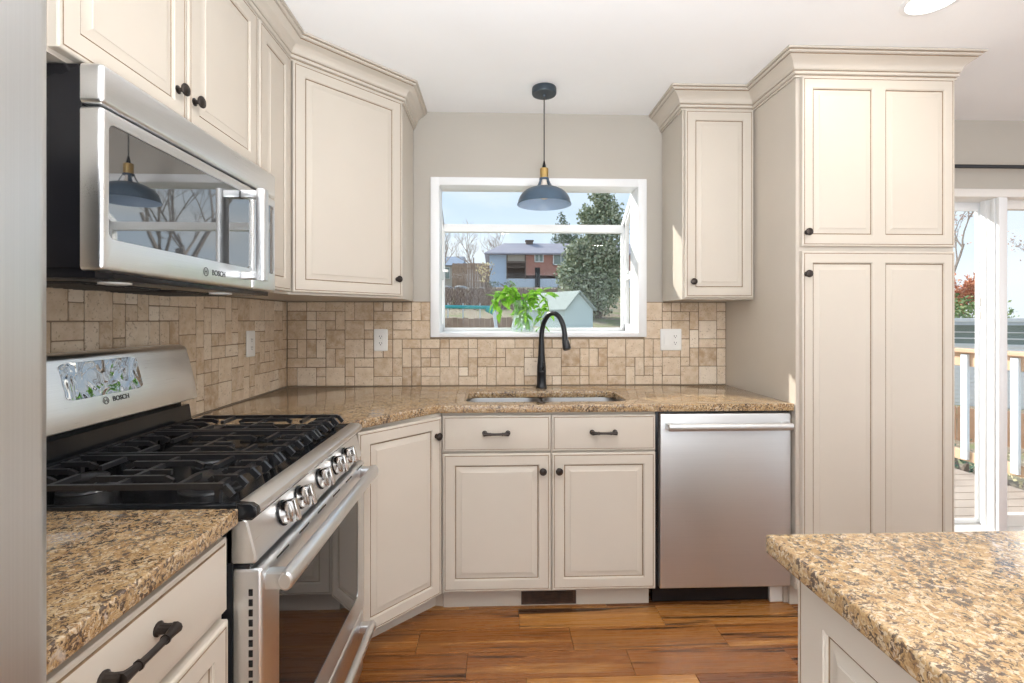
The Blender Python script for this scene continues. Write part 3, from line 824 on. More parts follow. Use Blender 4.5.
# ------------------------------------------------------------------ microwave
mw = thing('microwave', (8, -54.9, 53.3), 'stainless over-the-range microwave with a black window and a bar handle', 'microwave')
MY0, MY1 = -69.85, -39.95
mb = MB(); mb.box((.5, MY0 + .15, 54.3), (13.6, MY1 - .15, 69.9), .1); mb.box((1, MY0 + .4, 53.55), (14.4, MY1 - .4, 54.5), .1)
body = mb.build('microwave_case', M['blackplastic'], mw)
def face_plate(mb, y0, y1, z0, z1, x0, x1, r=.35, hole=None):
    """plate facing +x with softly rounded vertical ends; hole = rounded rectangle list of (y, z)"""
    def ring(i, x): return [(x, a, b) for a, b in rrect(y0 + i, z0 + i, y1 - i, z1 - i, max(.12, r - i), 3)]
    mb.loops([ring(0, x0), ring(0, x1 - .35), ring(.05, x1 - .16), ring(.16, x1 - .05), ring(.34, x1)], True, True, hole is None)
    if hole:
        tb = bmesh.new(); eds = []
        for L in ([(a, b) for a, b in rrect(y0 + .34, z0 + .34, y1 - .34, z1 - .34, .12, 3)], hole):
            vs = [tb.verts.new((x1, a, b)) for a, b in L]
            for i in range(len(vs)): eds.append(tb.edges.new((vs[i], vs[(i + 1) % len(vs)])))
        bmesh.ops.triangle_fill(tb, use_beauty=True, edges=eds, normal=(1, 0, 0)); mb.merge(tb)
        mb.loops([[(x1, a, b) for a, b in hole], [(x1 - .25, a, b) for a, b in hole]], True)
mb = MB(); face_plate(mb, MY0, MY1, 66.85, 69.95, 13.6, 15.2); mb.build('top_fascia', M['steel_y'], mw, angle=50)
hole = rrect(-69.15, 56.6, -47.0, 65.55, .55, 5)
mb = MB(); face_plate(mb, MY0, -46.35, 54.1, 66.65, 13.6, 15.2, hole=hole); dr = mb.build('door', M['steel_y'], mw, angle=50)
mb = MB(); mb.prism(rrect(-69.12, 56.63, -47.03, 65.52, .5, 5), 'x', 14.9, 15.12); mb.build('door_window', M['mirrorglass'], dr, angle=20)
hole = rrect(-45.6, 56.5, -40.55, 65.55, .5, 5)
mb = MB(); face_plate(mb, -46.25, MY1, 54.1, 66.65, 13.6, 15.2, hole=hole); cp = mb.build('control_fascia', M['steel_y'], mw, angle=50)
mb = MB(); mb.prism(rrect(-45.57, 56.53, -40.58, 65.52, .5, 5), 'x', 14.9, 15.12); mb.build('control_panel', M['mirrorglass'], cp, angle=20)
# handle: upright bar on two legs
mb = MB()
for z in (55.6, 65.2): mb.box((15.15, -49.3, z - .45), (17.4, -48.1, z + .45), .12)
mb.loops([[(x, y, z) for x, y in rrect(16.9, -49.45, 18.0, -47.95, .45, 3)] for z in (55.0, 65.8)], True, True, True)
mb.build('door_handle', M['steel_z'], dr)
lettering('BOSCH', .80, M['lettering'], dr, (15.215, -53.9, 55.32), (0, 1, 0), (0, 0, 1))
emblem(dr, (15.215, -56.3, 55.32), (0, 1, 0), (0, 0, 1), .42, M['lettering'])
mb = MB()
for y0 in (-66, -53.5):
    mb.box((3.0, y0, 53.42), (10.5, y0 + 10, 53.58))
    for k in range(9): mb.box((3.2, y0 + .4 + k * 1.1, 53.34), (10.3, y0 + .8 + k * 1.1, 53.45))
mb.build('grease_filter', M['black'], mw)
for y0 in (-64.5, -48):
    mb = MB(); mb.lathe([(1.2, 53.57), (1.2, 53.40), (.9, 53.36), (.01, 53.38)], (12.2, y0, 0), 'z', 16)
    mb.build('surface_lamp', M['outlet'], mw)

# ------------------------------------------------------------------ range
rg = thing('gas_range', (13, -55, 0), 'stainless freestanding gas range with black iron grates and five front knobs', 'stove')
GY0, GY1 = -69.95, -40.05
mb = MB(); mb.box((1.0, GY0, 1.2), (25.0, GY1, 35.1), .06)
for y in (GY0 + 2, GY1 - 2):
    for x in (4, 22): mb.lathe([(.8, 0.01), (.8, .4), (.5, .5), (.5, 1.4)], (x, y, 0), 'z', 12)
mb.build('range_body', M['enamel'], rg)
# cooktop tray with a raised black rim
mb = MB()
def cr(i, z, r=.5): return [(a, b, z) for a, b in rrect(4.0 + i, GY0 - .05 + i, 26.0 - i, GY1 + .05 - i, max(.1, r), 3)]
mb.loops([cr(0, 34.9), cr(0, 35.9), cr(.08, 36.1), cr(.25, 36.22), cr(.55, 36.22), cr(.9, 36.0), cr(1.3, 35.85)], True, True, True)
mb.build('cooktop', M['enamel'], rg)
# front edge roll and sloping control fascia
mb = MB()
pr = [(24.6, 31.6), (26.55, 31.6), (26.75, 31.75), (26.75, 32.2), (26.05, 34.95), (25.9, 35.05), (24.6, 35.05)]
mb.loops([[(x, GY0 + e, z) for x, z in [(24.6 + (x - 24.6) * k, 33.3 + (z - 33.3) * k) for x, z in pr]] for e, k in ((0, .93), (.12, 1.0), (29.78, 1.0), (29.9, .93))], True, True, True)
fas = mb.build('control_fascia', M['steel_y'], rg, angle=25)
mb = MB()
pr = [(25.3, 35.05), (26.35, 35.05), (26.75, 35.3), (26.85, 35.62), (26.75, 35.95), (26.35, 36.2), (25.3, 36.28)]
mb.loops([[(x, GY0 + e, z) for x, z in pr] for e in (-.02, 29.92)], True, True, True)
mb.build('front_trim', M['steel_y'], rg)
mb = MB(); mb.loops([[(25.8 + (x - 25.8) * k, GY0 + e, 35.6 + (z - 35.6) * k) for x, z in pr] for e, k in ((-.10, .85), (.0, 1.03), (.45, 1.05), (.52, 1.0))], True, True, True)
mb.box((25.2, GY0 + .02, 34.95), (26.45, GY1 - .02, 35.2), .05)  # black bar stands in for the dark reflection below the roll
mb.build('end_cap_and_reflection_bar', M['enamel'], rg, angle=40)
# knobs
sl = Vector((2.75, 0, .70)).normalized()          # outward from the fascia
for ky in (-64.4, -60.6, -55.1, -50.2, -46.4):
    c = Vector((26.45, ky, 33.4)); X = Vector((0, 1, 0)); Zd = sl.cross(X) * 1
    m = Matrix((X, -sl.cross(X), sl)).transposed().to_4x4(); m.translation = c
    mb = MB(); mb.M = m
    mb.lathe([(1.10, -.1), (1.10, .10), (1.0, .16)], (0, 0, 0), 'z', 24); k = mb.build('control_knob', M['blackplastic'], rg)
    mb = MB(); mb.M = m
    mb.lathe([(.98, .14), (.98, .62), (.94, .78), (.82, .84)], (0, 0, 0), 'z', 28)
    mb.box((-.30, -.98, .5), (.30, .98, 1.42), .14)
    mb.build('knob_cap', M['chrome'], k)
# burners
def burner(x, y, r):
    mb = MB(); mb.lathe([(r + .9, 35.86), (r + .8, 36.0), (r + .1, 36.05), (r, 36.5), (r - .15, 36.62)], (x, y, 0), 'z', 28); b = mb.build('burner', M['iron'], rg)
    mb = MB(); mb.lathe([(r + .12, 36.6), (r + .15, 36.82), (r - .1, 36.95), (r * .4, 36.98), (.01, 36.98)], (x, y, 0), 'z', 28); mb.build('burner_cap', M['iron'], b)
for a in ((10, -64.5, 1.3), (20.5, -64.5, 1.7), (10, -45.5, 1.5), (20.5, -45.5, 1.3), (15.2, -55, 1.9)): burner(*a)
# grates: three sections of cast bars
def grate(y0, y1):
    mb = MB(); zt = 37.35; n = 5
    def fbar(pts, w=.34, h=.46):
        pts = [Vector(p) for p in pts]
        for a, b in zip(pts, pts[1:]): mb.bar(a, b, w, h)
    for i in range(n):                              # bars running front to back, bent down at the front
        y = y0 + .35 + (y1 - y0 - .7) * i / (n - 1)
        edge = i in (0, n - 1)
        if edge:
            fbar([(5.6, y, 36.3), (6.1, y, zt), (23.9, y, zt), (24.55, y, 36.6)])
        else:
            fbar([(5.6, y, 36.5), (6.2, y, zt), (8.6, y, zt), (9.2, y, zt - .28)])
            fbar([(24.55, y, 36.7), (23.9, y, zt), (22.0, y, zt), (21.6, y, zt - .28)])
            if i == 2: fbar([(13.2, y, zt - .15), (17.2, y, zt - .15)])
            else: fbar([(12.0, y, zt - .3), (12.6, y, zt), (18.0, y, zt), (18.6, y, zt - .3)])
    for x in (6.1, 15.2, 23.2): fbar([(x, y0 + .35, zt - .14), (x, y1 - .35, zt - .14)], .40, .42)
    for x in (10.3, 20.2):
        ym = (y0 + y1) / 2
        fbar([(x, y0 + .35, zt - .1), (x, ym - 1.1, zt - .1)], .38, .42); fbar([(x, ym + 1.1, zt - .1), (x, y1 - .35, zt - .1)], .38, .42)
    for x in (6.3, 23.3):
        for y in (y0 + .6, y1 - .6): mb.box((x - .22, y - .22, 35.9), (x + .22, y + .22, 37.2), .05)
    return mb.build('burner_grate', M['iron'], rg, smooth=False)
grate(-69.4, -60.2); grate(-60.0, -50.1); grate(-49.9, -40.6)
# backguard: curved stainless panel on a black upstand
mb = MB()
pr = [(1.0, 39.6), (4.6, 39.75), (4.85, 39.9)]
for i in range(9):
    t = i / 8; pr.append((4.85 - 1.35 * t ** 1.35, 39.9 + 6.3 * t))
for i in range(1, 7):
    t = i / 6 * math.pi / 2; pr.append((2.5 + 1.0 * math.cos(t), 46.2 + .85 * math.sin(t)))
pr += [(1.0, 47.05)]
mb.loops([[(x, GY0 + e, z) for x, z in [(2.2 + (x - 2.2) * k, 43 + (z - 43) * k) for x, z in pr]] for e, k in ((.0, .95), (.1, .985), (.3, 1.0), (29.6, 1.0), (29.8, .985), (29.9, .95))], True, True, True)
bg = mb.build('backguard', M['steel_y'], rg, angle=30)
mb = MB(); mb.prism([(1.0, 36.0), (3.9, 36.0), (4.6, 36.6), (4.05, 37.1), (3.75, 39.0), (1.0, 39.0)], 'y', GY0 + .02, GY1 - .02); mb.build('backguard_upstand', M['enamel'], rg, angle=25)
mb = MB(); mb.prism([(1.0, 38.8), (2.9, 38.8), (2.9, 39.8), (1.0, 39.8)], 'y', GY0 + .4, GY1 - .4); mb.build('backguard_gap', M['blackplastic'], rg)
def bgx(z):                                        # front of the curved panel at height z
    t = max(0, min(1, (z - 39.9) / 6.3)); return 4.85 - 1.35 * t ** 1.35
def bg_patch(mb, outline, lift, n=10):
    """a thin sheet that follows the curved panel, cut to an outline of (y, z)"""
    zs = [p[1] for p in outline]; c = (sum(p[0] for p in outline) / len(outline), sum(zs) / len(zs))
    rings = [[(bgx(c[1] + (p[1] - c[1]) * k) + lift, c[0] + (p[0] - c[0]) * k, c[1] + (p[1] - c[1]) * k) for p in outline] for k in (1.0, .8, .6, .4, .2)]
    mb.loops([[(x - .06, y, z) for x, y, z in rings[0]]] + rings, True, False, True)
oy = rrect(0, 0, 1, 1, .12, 4)
skew = lambda a, b: (-60.0 + 10.3 * a + (1 - b) * .0, 42.55 + 3.55 * b)
OUT = []
for a, b in [(p[0] * 10.3 - 60.1, p[1] * 3.6 + 42.55) for p in oy]: OUT.append((a, b))
def film():
    t = NT('wrinkled_display_film'); c = t.coord((1, 1, 1))
    t.set(color=(0.02, 0.022, 0.026), rough=0.02, spec=1.0, ior=2.6)
    n = t.noise(c, 13, 1, 0.4, 1.2)
    t.bump(n, 0.8, 0.008); 
    return t.m
M['film'] = film()
mb = MB(); bg_patch(mb, OUT, .05); mb.build('display', M['film'], bg, angle=60)
zl = 41.95; zd = Vector((bgx(zl + .3) - bgx(zl - .3), 0, .6))
lettering('BOSCH', .72, M['lettering'], bg, (bgx(zl) + .025, -53.4, zl), (0, 1, 0), zd)
emblem(bg, (bgx(zl) + .02, -55.5, zl), (0, 1, 0), zd, .36, M['lettering'])
# oven door
hole = rrect(-66.9, 14.2, -43.1, 28.3, .6, 4)
mb = MB(); face_plate(mb, GY0 + .05, GY1 - .05, 11.2, 31.2, 25.05, 27.2, .3, hole); od = mb.build('oven_door', M['steel_y'], rg, angle=50)
mb = MB(); mb.prism(rrect(-66.88, 14.22, -43.12, 28.28, .55, 4), 'x', 26.9, 27.12); mb.build('door_window', M['darkglass'], od, angle=20)
def slot(p, q):
    mb = MB(); mb.box(p, q); mb.build('vent_slot', M['blackplastic'], od, smooth=False)
for k in range(12): slot((26.2, GY0 - .01, 20.6 + k * .78), (26.5, GY0 + .12, 21.1 + k * .78))
for k in range(6):
    y = GY0 + 1.6 + k * 4.7
    slot((26.0, y, 31.12), (26.22, y + 2.4, 31.215)); slot((27.15, y + 1, 30.75), (27.215, y + 3.4, 30.92))
def grip(y0, y1, x, z, rx, rz, foot_x, parent, name):
    mb = MB()
    sec = [(rx * math.cos(R(a)) , rz * math.sin(R(a))) for a in range(0, 360, 24)]
    rings = []
    for y, k in ((y0, .72), (y0 + .12, .95), (y0 + .3, 1), (y1 - .3, 1), (y1 - .12, .95), (y1, .72)):
        rings.append([(x + a * k, y, z + b * k) for a, b in sec])
    mb.loops(rings, True, True, True)
    for a, b in ((y0 + .05, y0 + 1.25), (y1 - 1.25, y1 - .05)): mb.box((foot_x, a, z - rz * .8), (x, b, z + rz * .8), .12)
    return mb.build(name, M['steel_y'], parent)
grip(GY0 + .4, GY1 - .9, 28.75, 30.0, .62, .80, 27.1, od, 'door_handle')
# warming drawer
mb = MB(); face_plate(mb, GY0 + .05, GY1 - .05, 2.6, 10.9, 25.05, 27.1, .3); dw_ = mb.build('warming_drawer', M['steel_y'], rg, angle=50)
grip(GY0 + .9, GY1 - .9, 28.55, 9.2, .5, .6, 27.0, dw_, 'drawer_handle')
mb = MB(); mb.box((25.0, GY0 + .2, 10.85), (26.6, GY1 - .2, 11.25)); mb.build('seam', M['blackplastic'], rg)
mb = MB(); mb.box((25.0, GY0 + .2, 31.15), (26.2, GY1 - .2, 31.65)); mb.build('seam', M['blackplastic'], rg)

# ------------------------------------------------------------------ dishwasher
dwr = thing('dishwasher', (84.6, -12, 0), 'stainless dishwasher with a bar handle between the sink cabinet and the pantry', 'dishwasher')
mb = MB(); mb.box((72.75, -24.0, 4.0), (96.35, -1.0, 34.55), .05); mb.box((73.0, -21.6, .3), (94.0, -20.8, 4.1)); 
for x in (74, 95):
    mb.lathe([(.7, .01), (.7, .3), (.4, .4), (.4, 4.1)], (x, -4, 0), 'z', 10)
mb.build('tub', M['blackplastic'], dwr)
mb = MB()
pr = [(-23.95, 4.45), (-25.0, 4.45), (-25.2, 4.65), (-25.25, 5.2), (-25.35, 19), (-25.25, 33.9), (-25.1, 34.25), (-24.9, 34.35), (-23.95, 34.35)]
mb.loops([[(73.25 + e, y, z) for y, z in [(-23.95 + (y + 23.95) * k, z) for y, z in pr]] for e, k in ((0, .86), (.12, .97), (.3, 1), (22.45, 1), (22.63, .97), (22.75, .86))], True, True, True)
dd = mb.build('door', M['steel_x'], dwr, angle=35)
mb = MB()
sec = [(.42 * math.cos(R(a)), .62 * math.sin(R(a))) for a in range(0, 360, 24)]
mb.loops([[(x, -27.0 + a * k, 32.35 + b * k) for a, b in sec] for x, k in ((74.0, .7), (74.1, .95), (74.3, 1), (95.0, 1), (95.2, .95), (95.3, .7))], True, True, True)
for a, b in ((74.05, 75.1), (94.2, 95.25)): mb.box((a, -27.0, 31.85), (b, -25.1, 32.85), .12)
mb.build('door_handle', M['steel_x'], dd)
bb = MB(); bb.box((94.1, -22.0, 0.02), (96.45, -21.4, 3.6), .05); struct(bb.build('baseboard_1', M['trimwhite']))

# ------------------------------------------------------------------ refrigerator
fr = thing('refrigerator', (16, -110, 0), 'stainless steel refrigerator beside the short granite countertop', 'refrigerator')
mb = MB(); mb.box((1.5, -128.2, 1.0), (27.6, -92.05, 69.5), .15)
for y in (-126, -94):
    for x in (4, 25): mb.lathe([(.9, .01), (.9, .6), (.5, .7), (.5, 1.1)], (x, y, 0), 'z', 10)
mb.build('refrigerator_case', M['blackplastic'], fr)
def fdoor(y0, y1, z0, z1, name):
    mb = MB()
    pl = [(27.9, y0), (30.2, y0), (30.75, y0 + .25), (31.0, y0 + .8), (31.0, y1 - .8), (30.75, y1 - .25), (30.2, y1), (27.9, y1)]
    mb.prism(pl, 'z', z0, z1); return mb.build(name, M['steel_z'], fr, angle=50)
d1 = fdoor(-110.2, -92.0, 25.2, 69.4, 'door'); d2 = fdoor(-128.2, -110.5, 25.2, 69.4, 'door'); d3 = fdoor(-128.2, -92.0, 2.5, 24.9, 'freezer_drawer')
for d, y in ((d1, -108.8), (d2, -111.9)):
    mb = MB(); mb.tube([(30.9, y, 30), (32.6, y, 31), (32.6, y, 63), (30.9, y, 64)], .42, 10); mb.build('door_handle', M['steel_z'], d)
mb = MB(); mb.tube([(30.9, -125, 22), (32.6, -124, 22), (32.6, -97, 22), (30.9, -96, 22)], .42, 10); mb.build('drawer_handle', M['steel_y'], d3)

# =================================================================== ISLAND
isl = thing('kitchen_island', (92, -108, 0), 'white raised-panel island cabinet under a granite top in the near corner', 'island')
mb = MB(); mb.box((65.2, -139.0, 4.0), (118, -77.9, 34.65)); mb.box((67.5, -137, .02), (116, -80, 4.0)); mb.build('island_body', M['cabinet'], isl, smooth=False)
x = 64.35
# end panels face the stove side (-x): rotate the door by -90 degrees
for y1, w in ((-77.6, 24.0), (-102.0, 24.0)):
    add_door(isl, x, y1, 4.2, -90, w, 30.4, name='end_panel', st=2.5, rail=2.5)
mb = MB(); mb.plate([(63.2, -141), (120.5, -141), (120.5, -76.1), (63.2, -76.1)], [], 34.7, 36.0, .16)
tag(mb.build('island_countertop', M['granite'], angle=40), 'large gold-brown granite island top in the near right corner', 'countertop')

# =================================================================== PENDANT AND CEILING LIGHT
pl = thing('pendant_light', (54.7, -14, 72.5), 'slate blue barn-style pendant lamp with brass socket hanging before the window', 'lamp')
PC = (54.7, -14, 0)
mb = MB(); mb.lathe([(2.35, 95.27), (2.4, 95.1), (2.4, 94.2), (2.3, 94.0), (.4, 93.95), (.35, 93.7), (.2, 93.5), (.01, 93.5)], PC, 'z', 32); mb.build('ceiling_canopy', M['canopy'], pl)
mb = MB(); mb.tube([(54.7, -14, 93.6), (54.7, -14, 80.6)], .11, 8); mb.build('cord', M['black'], pl)
mb = MB(); mb.lathe([(.14, 81.0), (.22, 80.6), (.36, 80.0), (.40, 79.6), (.40, 79.4)], PC, 'z', 16); mb.build('cord_grip', M['blackplastic'], pl)
mb = MB(); mb.lathe([(.45, 79.65), (.78, 79.55), (.82, 79.4), (.82, 77.9), (.86, 77.8), (.86, 77.5), (.5, 77.45)], PC, 'z', 24); mb.build('socket', M['brass'], pl)
mb = MB()
mb.lathe([(.80, 77.7), (.95, 77.65), (.98, 77.4), (.90, 77.35)], PC, 'z', 28)
for k in range(4):
    a = R(45 + 90 * k); ca, sa = math.cos(a), math.sin(a)
    mb.loops([[(54.7 + ca * r - sa * w, -14 + sa * r + ca * w, z) for r, w in ((ro, -hw), (ro, hw), (ri, hw), (ri, -hw))] for ro, ri, hw, z in ((.95, .85, .26, 77.4), (1.25, 1.13, .28, 76.7), (1.75, 1.6, .36, 75.8))], True, True, True)
mb.mi = 0
P1 = [(1.55, 75.95), (1.95, 75.85), (2.9, 75.55), (3.7, 75.15), (4.3, 74.65), (4.75, 74.05), (5.0, 73.5), (5.15, 72.9), (5.28, 72.55)]
mb.lathe(P1, PC, 'z', 48, False, False)
mb.lathe([(5.28, 72.55), (5.30, 72.46), (5.22, 72.44)], PC, 'z', 48, False, False)
mb.mi = 1
mb.lathe([(5.22, 72.44), (5.05, 72.9), (4.9, 73.45), (4.65, 73.98), (4.2, 74.55), (3.62, 75.03), (2.85, 75.42), (1.93, 75.70), (1.55, 75.95)], PC, 'z', 48, False, False)
mb.build('lamp_shade', [M['shade'], M['shadein']], pl, angle=40)
M['bulbglass'] = plain('frosted_bulb_glass', (0.78, 0.70, 0.62), 0.15, var=.02)
mb = MB(); mb.lathe([(.5, 77.5), (.52, 76.9), (.75, 76.2), (1.05, 75.3), (1.15, 74.7), (1.0, 74.0), (.6, 73.6), (.01, 73.45)], PC, 'z', 24); mb.build('bulb', M['bulbglass'], pl)
pl.location += Vector((0, 2.0, .44)) * I
cl = thing('recessed_light', (107, -40.7, 94.6), 'round recessed ceiling light shining above the pantry front', 'ceiling light')
mb = MB(); mb.lathe([(3.75, 95.73), (3.75, 95.6), (3.6, 95.5), (3.1, 95.45), (3.05, 95.55)], (107, -40.7, 0), 'z', 40, False, False); mb.build('trim_ring', M['white'], cl)
mb = MB(); mb.lathe([(3.08, 95.57), (2.9, 95.51), (.01, 95.47)], (107, -40.7, 0), 'z', 40, True, False); mb.build('lens', M['lamplens'], cl)

# =================================================================== OUTLETS
def outlet(name, m, w, h, label, gangs):
    o = thing(name, tuple(m.translation), label, 'outlet')
    mb = MB(); mb.M = m
    def ring(i, y): return [(a, y, b) for a, b in rrect(-w / 2 + i, -h / 2 + i, w / 2 - i, h / 2 - i, .2, 3)]
    mb.loops([ring(0, 0), ring(0, -.14), ring(.08, -.22), ring(.2, -.25)], True, True, True); mb.build('cover_plate', M['outlet'], o)
    for gx, kind in gangs:
        if kind == 'outlet':
            mb = MB(); mb.M = m
            mb.prism(rrect(gx - .66, -1.35, gx + .66, 1.35, .15, 3), 'y', -.24, -.32); f = mb.build('receptacle', M['outlet'], o)
            mb = MB(); mb.M = m
            for s in (-1, 1):
                for dx, hh in ((-.25, .17), (.25, .13)): mb.box((gx + dx - .05, -.335, s * .72 - hh + .1), (gx + dx + .05, -.30, s * .72 + hh + .1))
                mb.lathe([(.11, -.30), (.11, -.335)], (gx, 0, s * .72 - .28), 'y', 10)
            mb.build('slots', M['lettering'], f)
        else:
            mb = MB(); mb.M = m
            mb.prism(rrect(gx - .66, -1.35, gx + .66, 1.35, .15, 3), 'y', -.24, -.29); f = mb.build('switch_frame', M['outlet'], o)
            mb = MB(); mb.M = m
            mb.prism([(-.285, -1.2), (-.42, -1.2), (-.30, 1.2), (-.285, 1.2)], 'x', gx - .55, gx + .55); mb.build('rocker', M['outlet'], f)
outlet('wall_outlet', at(20.4, -.45, 46.0, 0), 2.95, 4.75, 'white single outlet on the back wall tiles left of the window', [(0, 'outlet')])
outlet('wall_outlet', at(83.95, -.45, 46.0, 0), 4.7, 4.75, 'white double-wide switch and outlet plate right of the window', [(-.92, 'switch'), (.92, 'outlet')])
outlet('wall_outlet', at(.45, -16.6, 46.0, 90), 2.95, 4.75, 'white outlet plate on the tiled left wall behind the stove', [(0, 'outlet')])

# =================================================================== PLANT ON THE WINDOW SILL
pt_ = thing('potted_plant', (51.6, 9.2, 47.62), 'leafy green trailing plant in a waisted glass vase on the window sill', 'plant')
VC = (51.6, 9.2, 0); Z0 = 47.62
mb = MB(); mb.lathe([(2.5, Z0), (2.75, Z0 + .15), (2.8, Z0 + .5), (2.45, Z0 + 2.0), (2.1, Z0 + 3.5), (1.95, Z0 + 4.6), (2.0, Z0 + 5.4), (2.3, Z0 + 6.4), (2.7, Z0 + 7.2), (2.8, Z0 + 7.35), (2.65, Z0 + 7.3), (2.15, Z0 + 6.4), (1.85, Z0 + 5.4), (1.8, Z0 + 4.6), (1.95, Z0 + 3.5), (2.3, Z0 + 2.0), (2.6, Z0 + .6), (2.2, Z0 + .35), (.01, Z0 + .3)], VC, 'z', 32, True, False)
mb.build('glass_vase', M['vase'], pt_, angle=60)
def leafmat(name, a, b, c):
    t = NT(name); g = t.n('ShaderNodeNewGeometry'); t.set(color=t.ramp(g.outputs['Random Per Island'], [(0, a), (.5, b), (1, c)]), rough=.4)
    t.b.inputs['Subsurface Weight'].default_value = 0
    tl = t.n('ShaderNodeBsdfTranslucent'); tl.inputs[0].default_value = (b[0] * 1.1, b[1] * 1.05, b[2], 1)
    mx = t.n('ShaderNodeMixShader'); mx.inputs[0].default_value = .28; t.l(t.b.outputs[0], mx.inputs[1]); t.l(tl.outputs[0], mx.inputs[2]); t.l(mx.outputs[0], t.out.inputs[0])
    return t.m
M['pothos'] = leafmat('bright_green_leaf', (.13, .34, .03), (.24, .52, .05), (.36, .66, .09))
M['stem'] = plain('green_stem', (.22, .36, .09), .5)
r = random.Random(21)
def leaf(mb, base, d, L, W, droop=.25, fold=.18):
    """pointed oval leaf with a folded midrib, from base along d"""
    d = Vector(d).normalized(); up = Vector((0, 0, 1)); s_ = d.cross(up)
    if s_.length < .1: s_ = Vector((1, 0, 0))
    s_.normalize(); s_ = (Matrix.Rotation(r.uniform(-.8, .8), 3, d) @ s_); n = s_.cross(d).normalized()
    rows = []
    for t, w in ((0, .03), (.15, .55), (.35, 1), (.55, .93), (.78, .52), (1, .02)):
        p = Vector(base) + d * L * t - up * droop * L * t * t
        rows.append([p - s_ * W * w / 2 + n * fold * W * w, p, p + s_ * W * w / 2 + n * fold * W * w])
    vr = [[mb.v(p) for p in q] for q in rows]
    for a, b in zip(vr, vr[1:]):
        for i in (0, 1): mb.face([a[i], a[i + 1], b[i + 1], b[i]])
ms, ml = MB(), MB()
def vine(pts, nl, L):
    pts = [Vector(p) for p in pts]; ms.tube(pts, .10, 6)
    for i in range(nl):
        u = (i + .5 + r.uniform(-.3, .3)) / nl * (len(pts) - 1); k = int(min(u, len(pts) - 2)); p = pts[k].lerp(pts[k + 1], u - k)
        d = Vector((r.uniform(-1, 1), r.uniform(-1, .7), r.uniform(-.8, .45)))
        leaf(ml, p, d, L * r.uniform(.75, 1.2), L * r.uniform(.38, .52), r.uniform(.1, .5))
T = Z0 + 7.3
cx, cy = 51.6, 9.2
vine([(cx - .5, cy, Z0 + 2), (cx - 1.2, cy, T), (cx - 3.2, cy - .5, T + 2.6), (cx - 5.9, cy - 1, T + 1.4), (cx - 7.3, cy - 1.3, T - 2.3)], 26, 2.8)
vine([(cx - .3, cy, Z0 + 2.5), (cx - 1, cy - .5, T), (cx - 2.8, cy - 1.5, T + 1.6), (cx - 5.0, cy - 2, T + .4), (cx - 5.6, cy - 2.2, T - 3.2)], 26, 2.7)
vine([(cx, cy, Z0 + 2.5), (cx - .6, cy + .5, T), (cx - 2.4, cy + .3, T + 3.2), (cx - 4.6, cy - .6, T + 2.6), (cx - 6.6, cy - .8, T - .4)], 22, 2.7)
vine([(cx + .5, cy, Z0 + 2), (cx + 1.3, cy, T), (cx + 3.6, cy - .5, T + 1.8), (cx + 5.8, cy - 1, T + .4), (cx + 6.4, cy - 1.2, T - 3.4)], 24, 2.9)
vine([(cx + .4, cy, Z0 + 2), (cx + 1.2, cy - .8, T), (cx + 3.0, cy - 1.8, T + .8), (cx + 4.3, cy - 2.2, T - 2.6), (cx + 4.2, cy - 2.4, T - 6.4)], 26, 2.8)
vine([(cx + .2, cy, Z0 + 2), (cx + .8, cy + .4, T), (cx + 2.8, cy, T + 2.4), (cx + 5.2, cy - .5, T + 2.2), (cx + 7.6, cy - 1.0, T + 1.0)], 18, 2.8)
vine([(cx, cy - .3, Z0 + 2), (cx + .2, cy - 1.2, T), (cx + .5, cy - 2.9, T - 1.6), (cx + .7, cy - 3.0, T - 4.2)], 9, 2.0)
vine([(cx - .2, cy, Z0 + 2), (cx - .9, cy, T), (cx - 2.2, cy, T + 3.0), (cx - 2.9, cy, T + 4.8)], 5, 2.2)
ms.build('stems', M['stem'], pt_); ml.build('foliage', M['pothos'], pt_, smooth=True, angle=80)

# =================================================================== OUTDOORS (metres)
CAM = Vector((45.05 * I, -108.58 * I, 50.32 * I)); F = 494.85
def out(u, v, d):
    """place seen at (u, v), at depth d metres from the camera, as a point of the yard"""
    a = (u - 513.09) / F; c, s = math.cos(YAW), math.sin(YAW)
    return Vector((CAM.x + d * (a * c + s), CAM.y + d * (c - a * s), CAM.z + (320.1 - v) / F * d))
def tagm(o, *a, **k): return tag(o, *a, **k)
def smooth(a, b, x):
    t = max(0, min(1, (x - a) / (b - a))); return t * t * (3 - 2 * t)
PROF = [(-60, -.9), (3, -.9), (8, -.4), (12, .1), (18, 1.05), (22, 1.55), (25, 2.05), (33, 3.30), (37, 3.60), (70, 5.9), (160, 9)]
def ground_z(x, y):
    d = y + 2.76
    for (a, b), (c, e) in zip(PROF, PROF[1:]):
        if d <= c: h = b + (e - b) * (d - a) / (c - a); break
    else: h = 9
    right = smooth(3.2, 7.5, x - y * .28)
    low = -1.45 + smooth(14, 60, d) * 2.2
    return h * (1 - right) + low * right
rr = random.Random(3)
def ground_mat():
    t = NT('dry_winter_ground'); c = t.world()
    a = t.noise(c, 1.3, 5, .6); b = t.noise(c, 9, 4, .65)
    col = t.ramp(b, [(.25, (.13, .095, .065)), (.5, (.30, .24, .17)), (.75, (.46, .39, .29))])
    grn = t.ramp(a, [(.50, 0.0), (.62, .75)])
    col = t.mix(grn, col, (.20, .24, .09)); t.set(color=col, rough=.95); t.bump(b, .6, .05); return t.m
M['ground'] = ground_mat()
mb = MB(1.0)
xs = [-60 + i * 2.5 for i in range(57)]; ys = [.35, 1, 2, 3] + [4 + i * 1.5 for i in range(40)] + [66, 74, 84, 96, 110, 130]
g = [[mb.v((x, y, ground_z(x, y) + rr.uniform(-.05, .05))) for x in xs] for y in ys]
